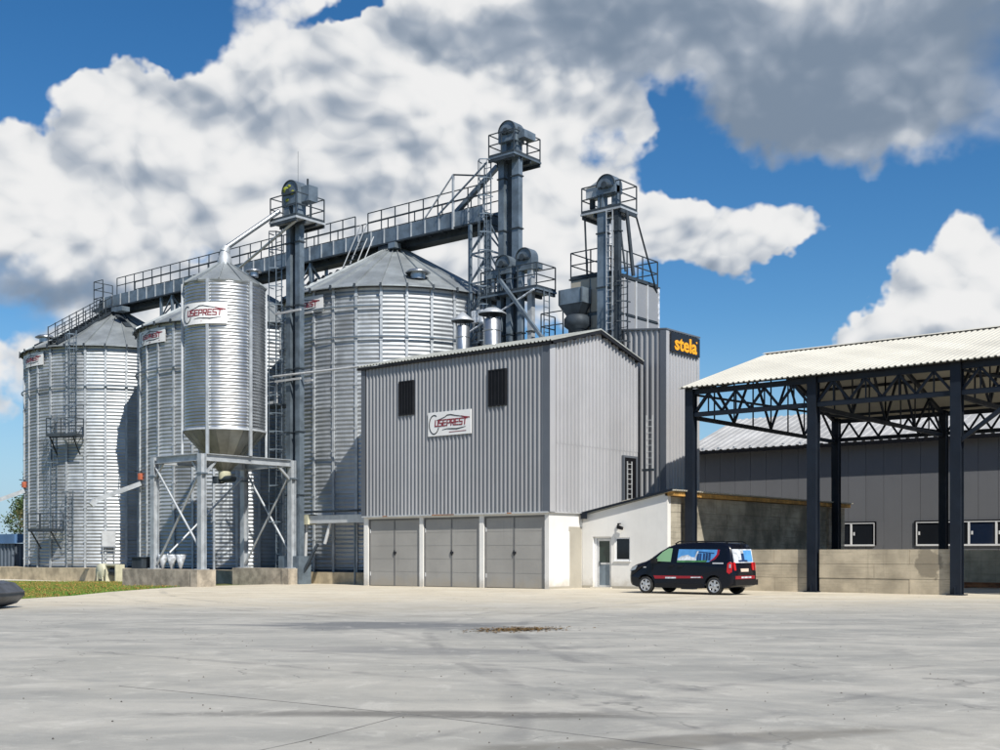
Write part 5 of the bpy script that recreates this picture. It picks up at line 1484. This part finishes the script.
# ------------------------------------------------------------------ hall behind
def hall():
    T = thing('storage_hall', (12, 30, 0), 'long dark grey panelled hall with pale roof and strip windows behind the canopy', 'building')
    X0, X1, Y0, Y1 = -7.5, 44, 24, 36.4; ZE, ZR = 7.6, 9.9; YR = 30.2
    n = 52; L = (X1-X0)/n
    wins = [(1.25, 3.9), (6.15, 11.6), (14.2, 19.0)]
    def in_win(a, b): return any(a < w1 and b > w0 for w0, w1 in wins)
    pm = {}
    def panel(z0, z1):
        k = (z0, z1)
        if k not in pm:
            m = MB(); m.box(.008, L-.008, 0, .08, z0, z1)
            pm[k] = m.mesh('wall_panel', 'hall_wall')
        return pm[k]
    for i in range(n):
        a, b = X0+i*L, X0+(i+1)*L
        if in_win(a, b): inst('wall_panel', panel(0, 1.86), T, (a, Y0, 0)); inst('wall_panel', panel(3.10, ZE), T, (a, Y0, 0))
        else: inst('wall_panel', panel(0, ZE), T, (a, Y0, 0))
    MB().box(X0, X1, Y0+.09, Y1, 0, ZE-.05).build('inner_wall', 'near_black', T)
    g = MB(); g.prism([(Y0, 0), (Y1, 0), (Y1, ZE), (YR, ZR-.1), (Y0, ZE)], 'x', X0-.06, X0); g.build('gable_wall', 'hall_wall', T)
    for (w0, w1) in wins:
        e0 = X0+L*math.floor((w0-X0)/L); e1 = X0+L*math.ceil((w1-X0)/L)
        for (p, q) in ((e0, w0-.08), (w1+.08, e1)): MB().box(p+.008, q, Y0, Y0+.08, 1.86, 3.10).build('wall_panel', 'hall_wall', T)
        f = MB(); z0, z1 = 1.88, 3.08; y = Y0-.06
        f.box(w0-.08, w1+.08, y, Y0+.02, z1, z1+.07); f.box(w0-.08, w0, y, Y0+.02, z0, z1); f.box(w1, w1+.08, y, Y0+.02, z0, z1); wf = f.build('window', 'near_black', T)
        MB().box(w0, w1, y, Y0+.02, z0-.06, z0+.03).build('frame', 'white_frame', wf); MB().box(w0, w1, y, Y0+.0, z1-.045, z1).build('frame', 'white_frame', wf)
        x = w0; nn = max(2, round((w1-w0)/1.45)); s = (w1-w0)/nn
        for j in range(nn+1): MB().box(w0+j*s-.05, w0+j*s+.05, y+.002, Y0+.0, z0+.03, z1-.045).build('mullion', 'white_frame', wf)
        for j in range(nn):
            MB().box(w0+j*s+.05, w0+(j+1)*s-.05, Y0-.02, Y0+.01, z0+.03, z1-.045).build('pane', 'glass_dark' if (j+int(w0)) % 4 else 'glass_blue', wf)
            MB().box(w0+j*s+.12, w0+j*s+.20, Y0-.05, Y0-.022, 2.4, 2.58).build('catch', 'white_frame', wf)
    OV = .6; k = (ZR-ZE)/(YR-Y0); xa = X0-.4
    m0 = MB(); m0.bar((xa, Y0-OV+.05, ZE-OV*k-.02), (X1, Y0-OV+.05, ZE-OV*k-.02), .14, .16); m0.build('gutter', 'near_black', T)
    nb = 12; LL = (X1-xa)/nb
    for i in range(nb):
        for (y, s) in ((Y0-OV, 1), (Y1+OV, -1)):
            m = MB(); corr_sheet(m, (xa+i*LL, y, ZE-OV*k+.10), (xa+(i+1)*LL, y, ZE-OV*k+.10), (xa+(i+1)*LL, YR, ZR+.1), (xa+i*LL, YR, ZR+.1), .5, .05, .03); m.build('roof_sheet', 'hall_roof', T)
    m = MB()
    for i in range(50): x = X0+i*1.03; m.box(x, x+.12, Y0-OV+.1, Y0-OV+.35, ZE-OV*k+.13, ZE-OV*k+.28)
    m.build('snow_guard', 'galv_frame', T, 'stuff')


hall()


# ------------------------------------------------------------------ van
def van():
    xr, y0 = 9.32, -1.80; W = 1.75; yc = y0+W/2
    T = thing('parked_van', (7.3, yc, 0), 'black small panel van with red side stripe and picture windows parked by the annex', 'van')
    # profile: s from the front, z
    top = [(.10, .30), (.02, .42), (.0, .62), (.04, .82), (.15, .97), (.40, 1.08), (.78, 1.17), (1.0, 1.28), (1.36, 1.53), (1.70, 1.70), (2.0, 1.80), (2.5, 1.84), (3.2, 1.85), (3.9, 1.825), (4.12, 1.78), (4.22, 1.64), (4.29, 1.25), (4.33, .95), (4.37, .80), (4.38, .45), (4.33, .32)]
    def arch(c): return [(c+.385*cos(radians(a)), .31+.385*sin(radians(a))) for a in range(-12, 193, 17)]
    bot = [(4.12, .25)]+arch(3.62)+[(3.1, .22), (1.35, .22)]+arch(.81)+[(.32, .24)]
    prof = top+bot; n = len(prof)
    cxp = 2.2; czp = .95
    def lay(hw, inset):
        out = []
        for (s, z) in prof:
            dx, dz = s-cxp, z-czp; l = sqrt(dx*dx+dz*dz*4)
            s2 = s-(inset*(1 if s > 3.9 else -1 if s < .5 else 0)); z2 = z-(inset if z > 1.0 else 0)
            tum = max(0, z2-1.0)*.17; nose = max(0, .55-s2)*.28
            out.append((s2, z2, hw-tum-nose*(1 if hw > 0 else 0)))
        return out
    layers = [(.40, -.0), (.80, .012), (.85, .05), (.875, .13)]
    rings = []
    for hw, ins in reversed(layers): rings.append([(s, z, yc-w) for (s, z, w) in lay(hw, ins)])
    for hw, ins in layers: rings.append([(s, z, yc+w) for (s, z, w) in lay(hw, ins)])
    vs = []
    for r in rings:
        for (s, z, y) in r: vs.append((xr-4.38+s, y, z))
    m = MB(); fs = []
    R = len(rings)
    for j in range(R-1):
        for i in range(n):
            k = (i+1) % n; fs.append((j*n+i, j*n+k, (j+1)*n+k, (j+1)*n+i))
    m.add(vs, fs, True)
    m.add([vs[i] for i in range(n)], [tuple(range(n))]); m.add([vs[(R-1)*n+i] for i in range(n)], [tuple(range(n))])
    body = m.build('body', 'van_paint', T)
    X = lambda s: xr-4.38+s
    def side(pts, off, material, name, par=T, both=False):
        for sg in ((-1, 1) if both else (-1,)):
            q = MB(); o1 = []; o2 = []
            for (s, z) in pts:
                w = .875-max(0, z-1.0)*.17-max(0, .55-s)*.28
                w1 = w+off; o1.append((X(s), yc+sg*w1, z)); o2.append((X(s), yc+sg*(w-.05), z))
            k = len(pts); q.add(o1+o2, [tuple(range(k)), tuple(range(k, 2*k))]+[(i, (i+1) % k, k+(i+1) % k, k+i) for i in range(k)])
            r = q.build(name, material, par)
        return r
    side([(1.14, 1.17), (1.86, 1.15), (1.90, 1.63), (1.74, 1.63), (1.50, 1.50)], .006, 'glass_green', 'front_window', both=True)
    side([(1.45, 1.20), (1.78, 1.18), (1.80, 1.42), (1.62, 1.48), (1.5, 1.36)], .010, 'decal_white', 'window_reflection') if False else None
    w = side([(2.12, 1.13), (3.42, 1.15), (3.66, 1.25), (3.78, 1.40), (3.80, 1.58), (2.16, 1.60)], .006, 'decal_blue', 'picture_window')
    side([(2.12, 1.13), (3.42, 1.15), (3.66, 1.25), (3.78, 1.40), (3.80, 1.58), (2.16, 1.60)], .006, 'glass_dark', 'side_window', both=False) if False else None
    side([(2.12, 1.13), (3.30, 1.15), (3.36, 1.21), (2.13, 1.20)], .010, 'decal_green', 'picture_grass', w)
    side([(2.13, 1.20), (2.9, 1.20), (2.88, 1.30), (2.7, 1.32), (2.55, 1.40), (2.3, 1.36), (2.15, 1.27)], .010, 'decal_white', 'picture_building', w)
    for s in (2.92, 3.02, 3.16, 3.27, 3.38): side([(s, 1.205), (s+.085, 1.21), (s+.085, 1.44), (s, 1.46)], .010, 'decal_navy', 'picture_silo', w)
    side([(2.86, 1.50), (2.90, 1.53), (3.60, 1.47), (3.60, 1.44)], .012, 'decal_navy', 'picture_bridge', w); side([(2.80, 1.22), (2.86, 1.22), (2.98, 1.53), (2.92, 1.53)], .013, 'decal_white', 'picture_bridge', w)
    side([(3.42, 1.16), (3.66, 1.25), (3.78, 1.40), (3.80, 1.58), (3.72, 1.58), (3.70, 1.42), (3.60, 1.30)], .014, 'van_red', 'picture_border', w)
    side([(1.22, .54), (3.20, .58), (3.15, .655), (1.16, .655)], .012, 'van_red', 'side_stripe', both=True)
    side([(1.66, .55), (2.1, .56), (2.1, .61), (1.66, .61)], .016, 'decal_white', 'stripe_lettering')
    side([(2.7, .585), (3.1, .59), (3.1, .63), (2.7, .62)], .016, 'decal_white', 'stripe_lettering')
    for (s0, s1) in ((1.10, 1.115), (2.02, 2.035), (3.03, 3.042)): side([(s0, .42), (s1, .42), (s1, 1.62 if s0 > 1.5 else 1.1), (s0, 1.62 if s0 > 1.5 else 1.1)], .003, 'trim', 'door_seam')
    side([(3.05, 1.09), (3.85, 1.09), (3.85, 1.115), (3.05, 1.115)], .008, 'trim', 'sliding_rail')
    side([(3.56, 1.085), (3.98, 1.085), (3.98, 1.13), (3.56, 1.13)], .012, 'zinc_white', 'side_badge')
    side([(.30, .24), (1.35, .24), (1.35, .34), (1.2, .34)] if False else [(1.25, .24), (3.18, .24), (3.18, .38), (1.25, .38)], .015, 'trim', 'sill', both=True)
    for s in (1.82, 2.2): side([(s, .98), (s+.16, .98), (s+.16, 1.02), (s, 1.02)], .03, 'trim', 'handle')
    side([(.74, .93), (.82, .93), (.82, .97), (.74, .97)], .02, 'lamp_clear', 'indicator')
    # headlights, windscreen, bumper, rear door
    side([(.06, .80), (.34, .86), (.46, 1.02), (.20, .97)], .012, 'lamp_clear', 'headlight', both=True)
    m = MB(); m.add([(X(1.02), yc-.70, 1.285), (X(1.02), yc+.70, 1.285), (X(1.68), yc+.62, 1.685), (X(1.68), yc-.62, 1.685)], [(0, 1, 2, 3)]); m.v = [(x-.012, y, z+.02) for x, y, z in m.v]; m.build('windscreen', 'glass_dark', T)
    m = MB(); m.box(X(-.02), X(.06), yc-.55, yc+.55, .34, .60); m.build('front_grille', 'trim', T)
    # rear: two doors with picture panes
    def rear(y0_, y1_, z0_, z1_, off, mt, nm, par=T):
        xz = lambda z: X(4.22+(1.62-z)*.19+off) if z > .95 else X(4.355+off)
        q = MB(); q.add([(xz(z0_), y0_, z0_), (xz(z0_), y1_, z0_), (xz(z1_), y1_, z1_), (xz(z1_), y0_, z1_)]+[(xz(z0_)-.05, y0_, z0_), (xz(z0_)-.05, y1_, z0_), (xz(z1_)-.05, y1_, z1_), (xz(z1_)-.05, y0_, z1_)],
                        [(0, 1, 2, 3), (4, 7, 6, 5), (0, 4, 5, 1), (1, 5, 6, 2), (2, 6, 7, 3), (3, 7, 4, 0)]); return q.build(nm, mt, par)
    a, b = yc-.70, yc+.68
    w = rear(a, b, 1.12, 1.60, .014, 'decal_white', 'rear_window')
    rear(a+.75, b-.05, 1.16, 1.56, .02, 'decal_blue', 'picture_sky', w); rear(a+.55, a+.75, 1.16, 1.45, .02, 'decal_navy', 'picture_silo', w); rear(a+.30, a+.95, 1.16, 1.22, .022, 'decal_navy', 'picture_ground', w)
    rear(yc-.01, yc+.01, .5, 1.75, .018, 'trim', 'door_seam')
    for y_ in (a+.05, b-.02): rear(y_-.12, y_-.0, .86, 1.14, .02, 'lamp_red', 'tail_lamp')
    for sg, (s_) in ((-1, 4.15), ):
        side([(4.12, .80), (4.22, .74), (4.31, .80), (4.30, 1.12), (4.22, 1.16), (4.14, 1.10)], .012, 'lamp_red', 'tail_lamp', both=True)
    side([(4.22, .95), (4.29, .95), (4.28, 1.08), (4.22, 1.08)], .016, 'lamp_clear', 'reversing_lamp')
    rear(yc-.30, yc+.25, .78, .92, .012, 'plate', 'number_plate'); rear(a-.02, b+.0, .555, .67, .03, 'van_red', 'rear_stripe')
    rear(yc-.3, yc+.4, .585, .64, .036, 'decal_white', 'stripe_lettering')
    m = MB(); m.box(X(4.30), X(4.44), yc-.82, yc+.82, .34, .53); m.build('rear_bumper', 'trim', T)
    # roof rails and mirror
    for sg in (-1, 1):
        m = MB(); y = yc+sg*.66
        pts = [(1.95, 1.79), (2.1, 1.875), (3.9, 1.875), (4.05, 1.81)]
        for p, q in zip(pts[:-1], pts[1:]): m.bar((X(p[0]), y, p[1]), (X(q[0]), y, q[1]), .035)
        m.build('roof_rail', 'trim', T)
        m = MB(); m.box(X(1.16), X(1.32), yc+sg*.86-(.20 if sg < 0 else 0), yc+sg*.86+(.20 if sg > 0 else 0), 1.10, 1.27); m.build('mirror', 'trim', T)
    # wheels
    for s in (.81, 3.62):
        for sg in (-1, 1):
            yy = yc+sg*.78; cx, cz = X(s), .31
            m = MB(); pr = [(.23, -.10), (.27, -.105), (.305, -.08), (.31, 0), (.305, .08), (.27, .105), (.23, .10)]
            m.lathe(pr, n=28); m.v = [(cx+v[0], yy+v[2], cz+v[1]) for v in m.v]; wh = m.build('wheel', 'tyre', T)
            r = MB(); fo = sg*.075
            r.lathe([(.235, -.012), (.235, .012), (.19, .014), (.19, -.012), (.235, -.012)], n=28)
            r.lathe([(.01, .02), (.05, .018), (.055, 0), (.01, 0)], n=14)
            for k in range(6):
                t = k*pi/3+.3
                r.bar((.04*cos(t), .04*sin(t), .008), (.20*cos(t), .20*sin(t), .004), .085, .018, (0, 0, 1))
            r.v = [(cx+v[0], yy+fo+v[2]*sg, cz+v[1]) for v in r.v]; r.build('rim', 'alloy', wh)
            d = MB(); d.lathe([(.01, 0), (.225, 0), (.232, .004)], n=20); d.v = [(cx+v[0], yy+sg*.045+v[2], cz+v[1]) for v in d.v]; d.build('hub', 'near_black', wh)


van()


# ------------------------------------------------------------------ left edge: shed, tree, loader bucket
def left_edge():
    T = thing('storage_shed', (-52, 6, -.4), 'dark ribbed shed with blue roof edge left of the silos', 'shed')
    m = MB(); ribbed(m, (-62, 4), (1, 0), 12.3, -.6, lambda s: 2.1, (0, -1), .5, .08, 0); m.build('wall', 'shed_wall', T)
    m = MB(); ribbed(m, (-49.7, 4), (0, 1), 6, -.6, lambda s: 2.1, (1, 0), .5, .08, 0); m.build('side_wall', 'shed_wall', T)
    MB().box(-62, -49.75, 4.05, 10, -.6, 2.1).build('inner_wall', 'shed_wall', T)
    m = MB(); m.prism([(3.8, 2.1), (10.2, 2.6), (10.2, 2.9), (3.8, 2.75)], 'x', -62.2, -49.5); m.build('roof', 'shed_roof', T)
    # tree with many leaf-size faces
    rnd = random.Random(11)
    def tree(x, y, h, r, lab, lm, nleaf):
        K = thing('tree', (x, y, -.5), lab, 'tree')
        tips = []
        t = MB(); t.tube((x, y, -.6), (x+.1, y, h*.35), .17, 8, .12); t.tube((x+.1, y, h*.35), (x, y+.1, h*.7), .12, 8, .05)
        for k in range(16):
            a = rnd.uniform(0, 6.28); z0 = h*rnd.uniform(.25, .65); e = Vector((x+r*rnd.uniform(.5, .95)*cos(a), y+r*rnd.uniform(.5, .95)*sin(a), z0+h*rnd.uniform(.15, .38)))
            t.tube((x+.05, y, z0), e, .05, 5, .015); tips.append(e)
            for q in range(3): e2 = e+Vector((rnd.uniform(-.6, .6), rnd.uniform(-.6, .6), rnd.uniform(0, .7))); t.tube(e.lerp(Vector((x, y, z0)), .4), e2, .02, 4, .008); tips.append(e2)
        t.build('trunk', 'bark', K)
        c = MB()
        for k in range(nleaf):
            p = rnd.choice(tips); o = Vector((rnd.gauss(0, .32), rnd.gauss(0, .32), rnd.gauss(0, .28))); p = p+o
            s = rnd.uniform(.05, .11); u = Vector((rnd.uniform(-1, 1), rnd.uniform(-1, 1), rnd.uniform(-1, 1))).normalized()*s; v = u.orthogonal().normalized()*s*.7
            c.add([p-u, p-v, p+u, p+v], [(0, 1, 2, 3)])
        c.build('crown', lm, K)
    tree(-60.5, 13.5, 7.4, 2.3, 'sparse autumn tree behind the shed at the left edge', 'leaf', 5200)
    tree(-72, 18, 6.0, 2.5, 'low green tree farther behind the shed at the left edge', 'leaf_green', 4200)
    # loader bucket entering at the left edge
    B = thing('loader_bucket', (-3.6, -22.0, 0), 'grey steel loader bucket lying on the yard at the left edge', 'bucket')
    # profile across the bucket (depth, height); open to the left of the picture
    D = Vector((RT[0], RT[1], 0)); Fv = Vector((FW[0], FW[1], 0))
    o = Vector((29.14, -38.44, 0))+Fv*31.5+D*(-13.42)
    prof = [(-1.2, .02), (-.2, .0), (.15, .10), (.36, .30), (.38, .42), (.10, .66), (-.22, .72)]
    inn = [(p[0]-.05, p[1]+.05) for p in prof[:4]]+[(.31, .42), (.07, .60), (-.22, .66)]
    def bend(pts, mb, t0, t1):
        n = len(pts); vs = []
        for t in (t0, t1):
            for (a, h) in pts: q = o+D*a+Fv*t; vs.append((q.x, q.y, h-.03 + .0))
        mb.add(vs, [(i, (i+1) % n, n+(i+1) % n, n+i) for i in range(n-1)])
        return vs
    m = MB(); bend(prof, m, -1.1, 1.1); bend(inn, m, -1.08, 1.08); m.v = [(v[0], v[1], v[2]+.03) for v in m.v]; m.build('shell', 'bucket_steel', B)
    for t in (-1.1, 1.1):
        m = MB(); vs = []
        for tt in (t-.02, t+.02):
            for (a, h) in prof: q = o+D*a+Fv*tt; vs.append((q.x, q.y, h))
        n = len(prof); m.add(vs, [tuple(range(n))[::-1], tuple(range(n, 2*n))]+[(i, (i+1) % n, n+(i+1) % n, n+i) for i in range(n)]); m.build('side_plate', 'bucket_steel', B)
    p = o+D*(-1.25); m = MB(); m.bar(o+D*(-1.2)+Fv*(-1.1)+Vector((0, 0, .02)), o+D*(-1.2)+Fv*1.1+Vector((0, 0, .02)), .16, .03); m.build('cutting_edge', 'steel_dark', B)
    m = MB(); m.bar(o+D*.36+Fv*-1.05+Vector((0, 0, .36)), o+D*.36+Fv*1.05+Vector((0, 0, .36)), .06); m.build('rear_rib', 'steel_dark', B)
    # grey kerb ramp at the left end of the silo base
    m = MB(); m.prism([(-50.6, -.6), (-49.9, -.6), (-49.0, .5), (-49.5, .5)], 'y', .6, 1.38); tag(m.build('ramp_plate', 'zinc_white'), 'pale sloping metal plate leaning at the left end of the silo base', 'plate')


left_edge()
for o in list(bpy.data.objects):
    if o.name.startswith('tmp'): bpy.data.objects.remove(o)
